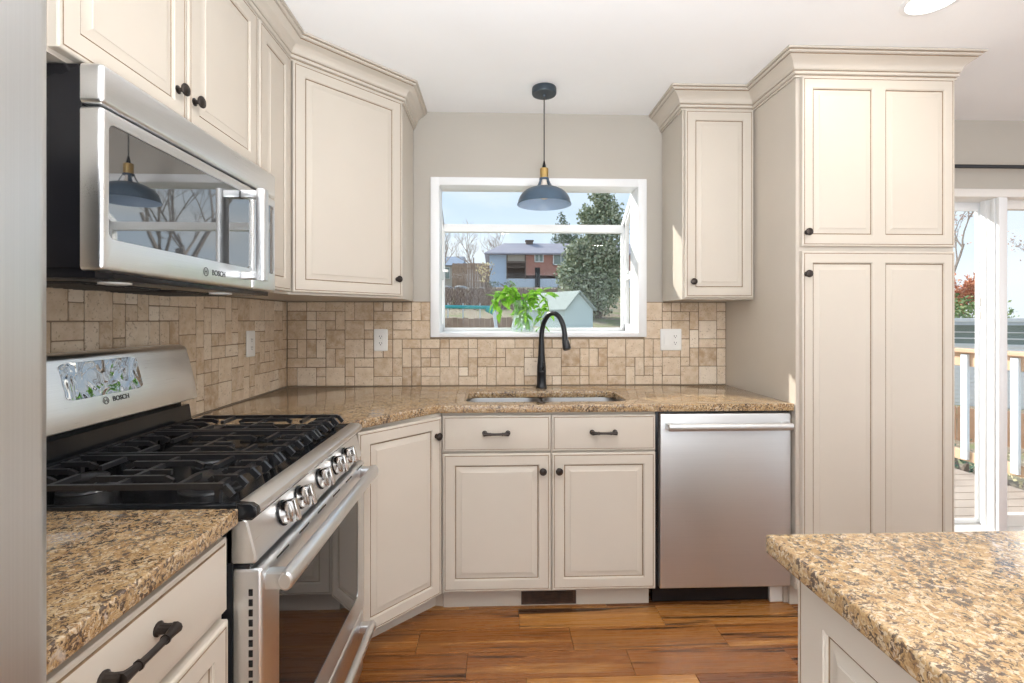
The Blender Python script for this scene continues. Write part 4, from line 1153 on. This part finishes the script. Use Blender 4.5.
for j in range(len(ys) - 1):
    for i in range(len(xs) - 1): mb.face([g[j][i], g[j][i + 1], g[j + 1][i + 1], g[j + 1][i]])
struct(mb.build('ground', M['ground']), 'dry sloping winter yard outside the windows')

def leafy(name, colors, tl=.25):
    t = NT(name); gg = t.n('ShaderNodeNewGeometry')
    n = len(colors); t.set(color=t.ramp(gg.outputs['Random Per Island'], [(i / (n - 1), c) for i, c in enumerate(colors)]), rough=.7)
    return t.m
M['conifer'] = leafy('blue_grey_evergreen_needles', [(.15, .19, .11), (.29, .34, .22), (.41, .46, .32), (.55, .57, .43)])
M['darkconifer'] = leafy('dark_evergreen_needles', [(.07, .11, .07), (.14, .19, .12), (.22, .27, .19)])
M['autumn'] = leafy('red_orange_autumn_leaves', [(.50, .15, .07), (.68, .26, .13), (.75, .38, .22), (.55, .24, .16)])
M['paleautumn'] = leafy('pale_pink_winter_twig_leaves', [(.56, .36, .32), (.70, .52, .46), (.62, .44, .34)])
M['yellowleaf'] = leafy('pale_yellow_leaves', [(.72, .62, .34), (.80, .70, .46), (.66, .50, .34)])
M['shrubgreen'] = leafy('olive_green_shrub_leaves', [(.12, .20, .07), (.22, .32, .12), (.34, .42, .19)])
M['ivy'] = leafy('deep_teal_green_leaves', [(.05, .12, .08), (.10, .20, .13), (.20, .32, .22), (.45, .55, .35)])
M['bark'] = plain('grey_brown_bark', (.24, .19, .16), .9, var=.25, scale=8)
M['palebark'] = plain('pale_grey_bark', (.36, .31, .28), .9, var=.25, scale=8)
M['brush'] = leafy('dry_brown_brush_stems', [(.16, .11, .09), (.28, .21, .17), (.40, .33, .28)])
M['roofing'] = plain('mauve_grey_shingles', (.33, .32, .38), .9, var=.15, scale=6)
M['shingle'] = plain('blue_grey_shingles', (.26, .32, .42), .9, var=.15, scale=6)
M['bluewall'] = plain('pale_blue_siding', (.52, .64, .82), .7)
M['palewall'] = plain('pale_grey_blue_stucco', (.62, .70, .80), .8)
M['housewhite'] = plain('white_house_trim', (.80, .82, .84), .6)
M['tanwall'] = plain('tan_wall_panel', (.52, .48, .42), .8)
M['darkwood'] = plain('dark_brown_wood', (.17, .13, .11), .7, var=.2)
M['fencewood'] = plain('weathered_brown_fence_wood', (.34, .24, .18), .85, var=.22, scale=3)
M['orangefence'] = plain('orange_cedar_fence_wood', (.74, .43, .27), .8, var=.12, scale=3)
M['deckwood'] = plain('grey_tan_deck_boards', (.42, .35, .30), .8, var=.12, scale=4)
M['railwood'] = plain('tan_cedar_rail', (.62, .42, .28), .65, var=.12, scale=4)
M['shadedwhite'] = plain('white_paint_in_blue_shade', (.66, .75, .84), .6)  # white paint with its bluish shade put into the colour
M['siding'] = plain('white_lap_siding', (.90, .90, .90), .6)
M['teal'] = plain('teal_painted_steel', (.05, .36, .38), .4)
M['greypole'] = plain('galvanised_grey_post', (.62, .66, .70), .5)
M['shedwall'] = plain('pale_mint_shed_board', (.62, .74, .74), .7)
M['shedroof'] = plain('grey_green_shed_roof', (.36, .42, .40), .8, var=.12)
M['greenglass'] = plain('grey_green_house_glass', (.24, .30, .28), .15)
M['rock'] = plain('pale_grey_rock', (.38, .37, .36), .9, var=.2, scale=5)
def brick():
    t = NT('red_brown_brick'); b = t.n('ShaderNodeTexBrick'); t.l(t.coord((1, 1, 1), kind='Object', rot=(R(90), 0, 0)), b.inputs['Vector'])
    b.inputs['Scale'].default_value = 4.0; b.inputs['Color1'].default_value = (.44, .20, .16, 1); b.inputs['Color2'].default_value = (.52, .26, .21, 1); b.inputs['Mortar'].default_value = (.52, .40, .36, 1); b.inputs['Mortar Size'].default_value = .012
    t.set(color=b.outputs[0], rough=.9); return t.m
M['brick'] = brick()

def leaves(mb, c, rad, n, size, r, squash=(1, 1, 1), shell=.55):
    """scatter of small leaf clumps (two crossing pointed quads each) through an ellipsoid"""
    for _ in range(n):
        d = Vector((r.gauss(0, 1), r.gauss(0, 1), r.gauss(0, 1))).normalized() * (shell + (1 - shell) * r.random()) * rad
        p = Vector(c) + Vector((d.x * squash[0], d.y * squash[1], d.z * squash[2]))
        a = Vector((r.uniform(-1, 1), r.uniform(-1, 1), r.uniform(-.6, 1))).normalized() * size * r.uniform(.6, 1.3)
        b = a.orthogonal().normalized(); b = (Matrix.Rotation(r.uniform(0, 6.28), 3, a.normalized()) @ b) * size * .35
        mb.poly([p, p + a * .5 + b, p + a, p + a * .5 - b])
def branch(mb, p, d, L, rad, depth, r, spread=.55, n=6):
    q = p; pts = [p]; k = 4; rs = [rad]
    for i in range(k):
        d = (d + Vector((r.uniform(-.16, .16), r.uniform(-.16, .16), r.uniform(-.04, .12)))).normalized(); q = q + d * L / k; pts.append(q); rs.append(rad * (1 - .45 * (i + 1) / k))
    mb.tube(pts, rs, 5 if depth > 1 else 3, False)
    ends = [q]
    if depth:
        for i in range(3 if depth > 1 else 4):
            u = r.uniform(.35, 1) * k; j = int(min(u, k - 1)); s = pts[j].lerp(pts[j + 1], u - j)
            nd = (d + Vector((r.uniform(-1, 1), r.uniform(-1, 1), r.uniform(-.3, .7))) * spread).normalized()
            ends += branch(mb, s, nd, L * r.uniform(.55, .78), rad * .52, depth - 1, r, spread)
    return ends
def bare_tree(name, base, height, label, seed, depth=4, mat='palebark', leafm=None, nl=0, lsize=.12, group=None):
    r = random.Random(seed); base = Vector(base); base.z = ground_z(base.x, base.y) - .05
    t = thing(name, base, label, 'tree', group, scale=1.0)
    mb = MB(1.0); ends = branch(mb, base, Vector((r.uniform(-.1, .1), 0, 1)), height * .42, height * .017, depth, r, .75)
    mb.build('trunk', M[mat], t)
    if leafm:
        lm = MB(1.0)
        for e in ends: leaves(lm, e, height * .07, nl, lsize, r, shell=.1)
        lm.build('foliage', M[leafm], t, smooth=False)
    return t
def bushy(name, c, blobs, n, size, label, mat, seed, cat='tree', trunk=None, group=None):
    r = random.Random(seed); c = Vector(c); gz = ground_z(c.x, c.y)
    t = thing(name, (c.x, c.y, gz - .05), label, cat, group, scale=1.0)
    mb = MB(1.0)
    for bx, by, bz, rad, sq in blobs: leaves(mb, (c.x + bx, c.y + by, c.z + bz), rad, int(n * rad * rad), size, r, (1, 1, sq), .35)
    mb.build('foliage', M[mat], t, smooth=False)
    mb = MB(1.0)
    top = max(b[2] for b in blobs) + c.z
    for k in range(3):
        dx, dy = r.uniform(-.15, .15), r.uniform(-.15, .15)
        mb.tube([(c.x + dx, c.y + dy, gz - .1), (c.x + dx * 2, c.y + dy * 2, gz + (top - gz) * .45), (c.x + dx * 5, c.y + dy * 4, top)], [.10 if trunk is None else trunk, .07 if trunk is None else trunk * .7, .02], 6)
    mb.build('trunk', M['bark'], t)
    return t

# ------------------------------------------------------------------ the house up the hill
HD = 70.0; mpx = HD / F
def hp(u, v, dd=0): return out(u, v, HD + dd)
hb = thing('house', (hp(530, 290).x, hp(530, 290).y + 4, hp(530, 290).z - .6), 'brick and pale blue house with a mauve hip roof up the hill', 'house', scale=1.0)
hang = -YAW * 0
def hbox(mb, u0, v0, u1, v1, d0, d1):
    a, b = hp(u0, v1, d0), hp(u1, v0, d0)
    mb.box((a.x, a.y, a.z), (b.x, a.y + (d1 - d0), b.z))
mb = MB(1.0); hbox(mb, 489.5, 252, 506.5, 294, .0, 9); mb.build('blue_wall', M['bluewall'], hb, smooth=False)
mb = MB(1.0); hbox(mb, 526, 252, 640, 275.3, .0, 9); mb.build('brick_wall', M['brick'], hb, smooth=False)
mb = MB(1.0); hbox(mb, 506.5, 278.5, 640, 294, .02, 9); mb.build('lower_wall', M['palewall'], hb, smooth=False)
mb = MB(1.0); hbox(mb, 506.4, 251, 526.2, 261.5, .05, 9); mb.build('balcony_wall', M['tanwall'], hb, smooth=False)
mb = MB(1.0); hbox(mb, 506.4, 262, 526.2, 279, 2.2, 9); mb.build('carport_wall', M['darkwood'], hb, smooth=False)
mb = MB(1.0)
hbox(mb, 506.4, 261.0, 526.2, 263.0, -.3, .2)
for k in range(12): hbox(mb, 507 + k * 1.65, 263, 507.5 + k * 1.65, 267, -.25, -.1)
hbox(mb, 506.4, 266.6, 526.2, 267.6, -.3, .0); hbox(mb, 506.5, 252, 507.6, 279, -.1, .3); hbox(mb, 524.8, 252, 526, 279, -.1, .3)
mb.build('balcony_railing', M['darkwood'], hb, smooth=False)
for (u0, v0, u1, v1) in ((534.5, 253, 543.6, 262.2), (553, 253, 569, 265)):
    mb = MB(1.0)
    hbox(mb, u0, v0, u1, v0 + .9, -.12, .05); hbox(mb, u0, v1 - .9, u1, v1, -.12, .05); hbox(mb, u0, v0, u0 + .9, v1, -.12, .05); hbox(mb, u1 - .9, v0, u1, v1, -.12, .05); hbox(mb, (u0 + u1) / 2 - .35, v0, (u0 + u1) / 2 + .35, v1, -.12, .05)
    w = mb.build('window', M['housewhite'], hb, smooth=False)
    mb = MB(1.0); hbox(mb, u0 + .5, v0 + .5, u1 - .5, v1 - .5, -.05, .03); mb.build('pane', M['greenglass'], w, smooth=False)
mb = MB(1.0); hbox(mb, 535, 267.5, 540, 288, -.06, .05); mb.build('door', M['enamel'], hb, smooth=False)
a, b = hp(484.5, 252.6, -1), hp(645, 250.6, -1)
mb = MB(1.0)
y0, y1 = a.y, a.y + 11; xm0 = hp(504, 244, 5).x; zr = hp(504, 243.6, 5).z; ym = (y0 + y1) / 2
ez = a.z
V = [mb.v(p) for p in ((a.x, y0, ez), (b.x, y0, ez), (b.x, y1, ez), (a.x, y1, ez), (xm0, ym, zr), (b.x, ym, zr), (a.x, y0, ez - .2), (b.x, y0, ez - .2), (b.x, y1, ez - .2), (a.x, y1, ez - .2))]
for q in ((0, 1, 5, 4), (2, 3, 4, 5), (3, 0, 4), (1, 2, 5), (6, 7, 1, 0), (7, 8, 2, 1), (8, 9, 3, 2), (9, 6, 0, 3), (9, 8, 7, 6)): mb.face([V[i] for i in q])
rf = mb.build('roof', M['roofing'], hb, smooth=False)
mb = MB(1.0); a = hp(526, 245, 4); b = hp(533, 240.5, 4); mb.box((a.x, a.y, a.z - .4), (b.x, a.y + .9, b.z)); mb.box((a.x - .1, a.y - .1, b.z - .1), (b.x + .1, a.y + 1, b.z + .08)); mb.build('chimney', M['darkwood'], rf, smooth=False)

# neighbour house at the left, fence and garden along the terrace
def nb(u, v, dd=0): return out(u, v, 62 + dd)
nh = thing('house', (nb(452, 285).x, nb(452, 285).y + 3, nb(452, 285).z - .3), 'low grey-roofed house behind the wooden fence at the window left edge', 'house', scale=1.0)
def nbox(mb, u0, v0, u1, v1, d0, d1):
    a, b = nb(u0, v1, d0), nb(u1, v0, d0); mb.box((a.x, a.y, a.z), (b.x, a.y + d1 - d0, b.z))
mb = MB(1.0); nbox(mb, 425, 264, 464, 287, 0, 7); mb.build('wall', M['tanwall'], nh, smooth=False)
mb = MB(1.0); nbox(mb, 444, 267, 450, 279, -.1, .1); w = mb.build('window', M['housewhite'], nh, smooth=False)
mb = MB(1.0); nbox(mb, 444.6, 267.6, 449.4, 278.4, -.15, .0); mb.build('pane', M['greenglass'], w, smooth=False)
mb = MB(1.0); a = nb(423, 265, -.6); b = nb(465, 256.5, 3.6)
mb.prism([(a.y, a.z), (a.y + 4.2, b.z), (a.y + 8.4, a.z)], 'x', a.x, b.x); mb.build('roof', M['shingle'], nh, smooth=False)

def plank_fence(name, p0, p1, h, w, label, mat, cap=False, dog=0.0, posts=2.4, rail=True, base=None):
    p0, p1 = Vector(p0), Vector(p1); d = p1 - p0; L = Vector((d.x, d.y)).length; n = int(L / w); ang = math.atan2(d.y, d.x)
    t = thing(name, ((p0.x + p1.x) / 2, (p0.y + p1.y) / 2, min(p0.z, p1.z)), label, 'fence', scale=1.0)
    r = random.Random(n); mb = MB(1.0)
    for i in range(n):
        c = p0.lerp(p1, (i + .5) / n); hh = h + r.uniform(-.02, .02)
        mb.M = Matrix.Translation(c) @ Matrix.Rotation(ang, 4, 'Z')
        hw = w * .48
        pts = [(-hw, 0), (hw, 0), (hw, hh - dog), (hw - dog * .8, hh), (-hw + dog * .8, hh), (-hw, hh - dog)] if dog else [(-hw, 0), (hw, 0), (hw, hh), (-hw, hh)]
        mb.prism(pts, 'y', -.012, .012)
    mb.build('fence_boards', M[mat], t, smooth=False)
    if rail:
        mb = MB(1.0); mb.M = Matrix.Identity(4)
        for k in (.25, .8): mb.bar(p0 + Vector((0, 0, h * k)) + Vector((-math.sin(ang), math.cos(ang), 0)) * .05, p1 + Vector((0, 0, h * k)) + Vector((-math.sin(ang), math.cos(ang), 0)) * .05, .04, .09)
        mb.build('fence_rail', M[mat], t, smooth=False)
    m = max(2, int(L / posts) + 1)
    for i in range(m):
        c = p0.lerp(p1, i / (m - 1)) + Vector((-math.sin(ang), math.cos(ang), 0)) * .12
        mb = MB(1.0); mb.box((c.x - .05, c.y - .05, c.z - .3), (c.x + .05, c.y + .05, c.z + h * .98)); mb.build('fence_post', M[mat], t, smooth=False)
    return t
a, b = out(452.5, 281, 56), out(489, 281, 56)
gb = ground_z((a.x + b.x) / 2, a.y) - .05
plank_fence('wooden_fence', Vector((a.x, a.y, gb)), Vector((b.x, b.y, gb)), a.z + 2.0 - gb, .18, 'tall brown board fence on the terrace left of the blue house', 'fencewood', posts=3)
a, b = out(425, 330.5, 12), out(512, 330.5, 12)
plank_fence('garden_fence', Vector((a.x, a.y, .05)), Vector((b.x, b.y, .05)), 1.28, .13, 'low brown plank fence across the bottom of the window view', 'fencewood', posts=1.6)
# wire fence posts on the dry slope
for k, u in enumerate((448, 463, 480, 497)):
    p = out(u, 306, 19); mb = MB(1.0); z = ground_z(p.x, p.y); mb.tube([(p.x, p.y, z - .1), (p.x, p.y, z + .75)], .025, 6)
    tag(mb.build('wire_fence_post', M['greypole']), 'thin grey stake on the dry slope behind the plank fence', 'post', 'stakes on the dry slope')
# swing set
sw = thing('swing_set', (out(470, 330, 9.6).x, out(470, 330, 9.6).y, ground_z(out(470, 330, 9.6).x, out(470, 330, 9.6).y)), 'teal swing set top bar with a pale splayed leg in the yard', 'swing set', scale=1.0)
mb = MB(1.0); a, b = out(400, 306.0, 9.6), out(493.5, 307.5, 9.6); mb.tube([a, b], .035, 10); mb.build('top_bar', M['teal'], sw)
for p, dx in ((a, -.15), (b, .12)):
    for dy in (-.7, .7):
        mb = MB(1.0); z = ground_z(p.x, p.y); mb.tube([p, (p.x + dx * 2.0, p.y + dy, z - .1)], .032, 8); mb.build('leg', M['greypole'], sw)
mb = MB(1.0); mb.tube([b + Vector((-.14, 0, -.02)), b + Vector((.03, 0, -.10))], .06, 10); mb.build('joint', M['teal'], sw)
# brush on the bank
mb = MB(1.0); r = random.Random(9)
for _ in range(2600):
    u = r.uniform(430, 600); d = r.uniform(23, 32.8); p = out(u, 300, d); z = ground_z(p.x, p.y); h = r.uniform(.18, .42) if d > 30 else r.uniform(.25, .6)
    q = Vector((p.x, p.y, z - .03))
    for k in range(2):
        dv = Vector((r.uniform(-.8, .8), r.uniform(-.8, .8), 1)).normalized() * h
        sd = Vector((1, 0, 0)) * r.uniform(.02, .05); mb.poly([q - sd, q + sd, q + dv])
tag(mb.build('dry_brush', M['brush'], smooth=False), 'tangled dry brown brush covering the bank below the house', 'brush', kind='stuff')
# rocks on the terrace edge
for k, (u, v, s) in enumerate(((446, 284, .32), (460, 283, .34), (471.5, 283.5, .17), (481.5, 284, .2))):
    p = out(u, v, 34.8); z = ground_z(p.x, p.y); r = random.Random(k); bm = bmesh.new(); bmesh.ops.create_icosphere(bm, subdivisions=2, radius=s)
    for vv in bm.verts: vv.co = Vector((vv.co.x * 1.5, vv.co.y, vv.co.z * .6)) * (1 + r.uniform(-.15, .15)) + Vector((p.x, p.y, z + s * .2))
    mb = MB(1.0); mb.merge(bm); tag(mb.build('garden_rock', M['rock'], smooth=False), 'pale grey boulder along the top edge of the bank', 'rock', 'boulders on the terrace edge')
p = out(485, 280, 36); bushy('autumn_shrub', p + Vector((0, 0, .4)), [(0, 0, 0, .7, 1), (-.35, 0, .5, .45, 1), (.35, 0, .6, .45, 1)], 150, .17, 'pale yellow and pink leafed shrub before the blue house corner', 'yellowleaf', 4, 'shrub')
for k, (u, lab) in enumerate(((492, 'dark low shrub under the blue house wall, nearer its corner'), (508.5, 'dark low shrub under the blue house wall, nearer the carport'))):
    p = out(u, 285, 38); bushy('evergreen_shrub', Vector((p.x, p.y, ground_z(p.x, p.y) + .35)), [(0, 0, 0, .45, .7), (.3, 0, .05, .35, .7)], 320, .12, lab, 'darkconifer', 50 + k, 'shrub')
# bare trees behind
p = out(474, 280, 57); bare_tree('bare_tree', p, 8.5, 'large leafless tree rising behind the wooden fence', 12, 6)
p = out(505, 280, 84); bare_tree('bare_tree', p, 13.0, 'leafless tree behind the mauve roof of the hill house', 31, 5)
p = out(445, 280, 47); bare_tree('bare_tree', p, 6.5, 'small leafless tree at the left edge of the window', 44, 5)
bare_tree('bare_tree', (9.6, 13.5, 0), 11.0, 'large bare tree in the yard, seen mirrored in the microwave window', 5, 5)
# big evergreen and little shed
p = out(596, 300, 21)
bushy('evergreen_tree', (p.x, p.y, 1.3), [(.0, 0, 1.0, 1.0, 1.0), (-.8, 0, 1.5, .9, .9), (-1.15, 0, 2.0, .6, .9), (-.9, 0, 2.8, .55, .9), (.55, .1, 1.5, .8, 1.1), (-.25, 0, 2.1, .95, 1), (.3, 0, 2.9, .95, 1), (-.5, 0, 3.0, .6, .8), (.75, .2, 2.5, .6, 1), (.1, 0, 3.9, .85, 1), (.5, .1, 4.6, .7, 1), (.2, 0, 5.2, .5, 1.1), (-.9, -.1, .75, .6, .8), (.9, 0, 3.9, .5, 1), (-.3, 0, 4.4, .5, 1)], 2000, .15, 'big grey-green evergreen tree filling the right of the window', 'conifer', 6, trunk=.16)
p = out(562, 250, 92); bushy('conifer_tree', (p.x, p.y, 15.8), [(0, 0, 0, 2.2, 1), (.2, 0, 2.6, 1.5, 1), (0, 0, 4.6, .8, 1.4), (2, 0, 0, 2.0, 1)], 130, .45, 'distant dark conifer top above the hill house roof', 'darkconifer', 8)
sd = thing('garden_shed', (out(572, 330, 17).x, out(572, 330, 17).y, ground_z(out(572, 330, 17).x, out(572, 330, 17).y)), 'small pale gabled shed with a grey roof in front of the evergreen tree', 'shed', scale=1.0)
g0, g1, pk = out(565, 330, 17), out(593, 330, 17), out(578, 292, 17); ev = out(565, 309, 17).z; gz = ground_z(pk.x, pk.y) - .1
mb = MB(1.0)
sk_ = Vector((-1.25, 1.7, 0))
fr_ = [(g0.x, g0.y, gz), (g1.x, g0.y, gz), (g1.x, g0.y, ev), (pk.x, g0.y, pk.z), (g0.x, g0.y, ev)]
mb.loops([fr_, [tuple(Vector(q) + sk_) for q in fr_]], True, True, True); mb.build('shed_walls', M['shedwall'], sd, smooth=False)
mb = MB(1.0); f_ = Vector((.06, -.12, 0)); e0, e1, pp = Vector((g0.x - .06, g0.y, ev - .06)), Vector((g1.x + .06, g0.y, ev - .06)), Vector((pk.x, g0.y, pk.z))
for e in (e0, e1):
    q = [e + f_, pp + f_, pp + sk_ - f_, e + sk_ - f_]; up = Vector((0, 0, .05)); mb.loops([q, [v + up for v in q]], True, True, True)
mb.build('shed_roof', M['shedroof'], sd, smooth=False)
mb = MB(1.0)
for u in (605, 618, 632, 646):
    pass

# ------------------------------------------------------------------ deck outside the sliding door
EX = 5.43                        # right edge of the deck
mb = MB(1.0)
y = .16
while y < 2.9:
    mb.box((2.9, y, -.14), (EX, y + .143, -.10), .004); y += .151
dk = mb.build('deck', M['deckwood'], smooth=False); struct(dk, 'grey-tan deck boards outside the sliding door')
mb = MB(1.0)
for x in (3.0, 4.2, EX - .05):
    mb.box((x - .02, .14, -.30), (x + .02, 2.9, -.141))
for x in (3.2, 5.2):
    for yy in (.5, 2.6): mb.box((x - .06, yy - .06, -1.6), (x + .06, yy + .06, -.142))
struct(mb.build('deck_joists', M['deckwood'], dk, smooth=False))
dr_ = thing('deck_railing', (EX, 1.5, -.1), 'tan cedar deck railing with white balusters tinted bluish as in shade along the deck edge', 'railing', scale=1.0)
mb = MB(1.0); mb.box((EX - .02, .18, .86), (EX + .02, 2.85, .985), .006); mb.box((EX - .07, .17, .985), (EX + .07, 2.9, 1.02), .006); mb.build('top_rail', M['railwood'], dr_, smooth=False)
mb = MB(1.0); mb.box((EX - .02, .18, .0), (EX + .02, 2.85, .095), .006); mb.build('bottom_rail', M['railwood'], dr_, smooth=False)
for k in range(7):
    yy = 1.555 + .435 * (k - 3)
    if yy > 2.8: continue
    mb = MB(1.0); mb.box((EX - .045, yy - .02, .02), (EX - .02, yy + .045, .97), .003); mb.build('baluster', M['shadedwhite'], dr_, smooth=False)
mb = MB(1.0); mb.box((EX - .05, 2.8, -.3), (EX + .05, 2.9, 1.0), .004); mb.build('rail_post', M['railwood'], dr_, smooth=False)
# white-sided neighbour building, its fence and shrubs
a, b = out(925, 320, 16.5), out(1090, 320, 14.0); d = (b - a); L = Vector((d.x, d.y)).length; ang = math.atan2(d.y, d.x); SM = Matrix.Translation((a.x, a.y, 0)) @ Matrix.Rotation(ang, 4, 'Z')
sg = thing('garage', ((a.x + b.x) / 2, (a.y + b.y) / 2 + 1, -1.7), 'white lap-sided garage with a grey-green upper band beyond the deck railing', 'garage', scale=1.0)
mb = MB(1.0); mb.M = SM
for k in range(17):
    z = -1.9 + k * .135; mb.prism([(0, z), (-.05, z), (-.03, z + .112), (0, z + .118)], 'x', 0, L)
mb.box((0, .001, -1.9), (L, 3, .45)); mb.build('lap_siding', M['siding'], sg, smooth=False)
mb = MB(1.0); mb.M = SM; mb.box((0, .05, .45), (L, 3, 1.2)); mb.build('window_band', M['greenglass'], sg, smooth=False)
mb = MB(1.0); mb.M = SM; mb.box((-.2, -.25, 1.12), (L + .2, 3.3, 1.3)); 
mb.build('roof_soffit', M['palewall'], sg, smooth=False)
mb = MB(1.0); mb.M = SM; mb.box((-.25, -.36, 1.22), (L + .25, -.25, 1.34), .01); mb.build('gutter', M['housewhite'], sg, smooth=False)
mb = MB(1.0); mb.M = SM; mb.box((0, -.05, .45), (L, .06, .53)); mb.box((0, -.02, .68), (L, .06, .72)); mb.box((0, -.02, .88), (L, .06, .91)); mb.build('band_trim', M['housewhite'], sg, smooth=False)
a, b = out(930, 404, 11.5), out(1060, 420, 10.0)
plank_fence('cedar_fence', Vector((a.x, a.y, -1.75)), Vector((b.x, b.y, -1.75)), 1.75 + (a.z), .15, 'orange cedar dog-eared fence below the white garage', 'orangefence', dog=.03)
p = out(958, 440, 8.6); bushy('ivy_shrub', Vector((p.x, p.y, -1.1)), [(-.3, 0, 0, .4, .9), (.15, 0, -.05, .4, .9), (.45, -.05, -.1, .3, .8)], 900, .07, 'dark green leafy shrub behind the deck railing', 'ivy', 14, 'shrub')
p = out(1022, 440, 7.8); bushy('dry_shrub', Vector((p.x, p.y, -1.1)), [(0, 0, 0, .4, 1.0), (.3, 0, .0, .3, .9)], 420, .08, 'dry tan and olive shrub behind the right part of the deck railing', 'yellowleaf', 15, 'shrub')
p = out(962, 300, 22); bushy('hedge_tree', Vector((p.x, p.y, 1.6)), [(-.6, 0, 0, 1.0, 1), (.4, 0, -.1, .9, 1), (1.5, 0, -.2, .8, 1)], 500, .15, 'olive green tree directly above the garage gutter', 'shrubgreen', 16)
p = out(985, 280, 27); bare_tree('autumn_tree', p, 5.4, 'bare-branched tree with red-orange leaves beyond the sliding door', 77, 4, 'bark', 'autumn', 16, .22)
p = out(958, 280, 40); bare_tree('autumn_tree', p, 14.0, 'tall thin pinkish tree rising behind the red-leafed tree', 78, 5, 'palebark', 'paleautumn', 2, .2)
p = out(1090, 280, 36); bare_tree('autumn_tree', p, 10.5, 'pinkish thin-leafed tree at the far right of the glass door', 79, 5, 'bark', 'paleautumn', 3, .2)
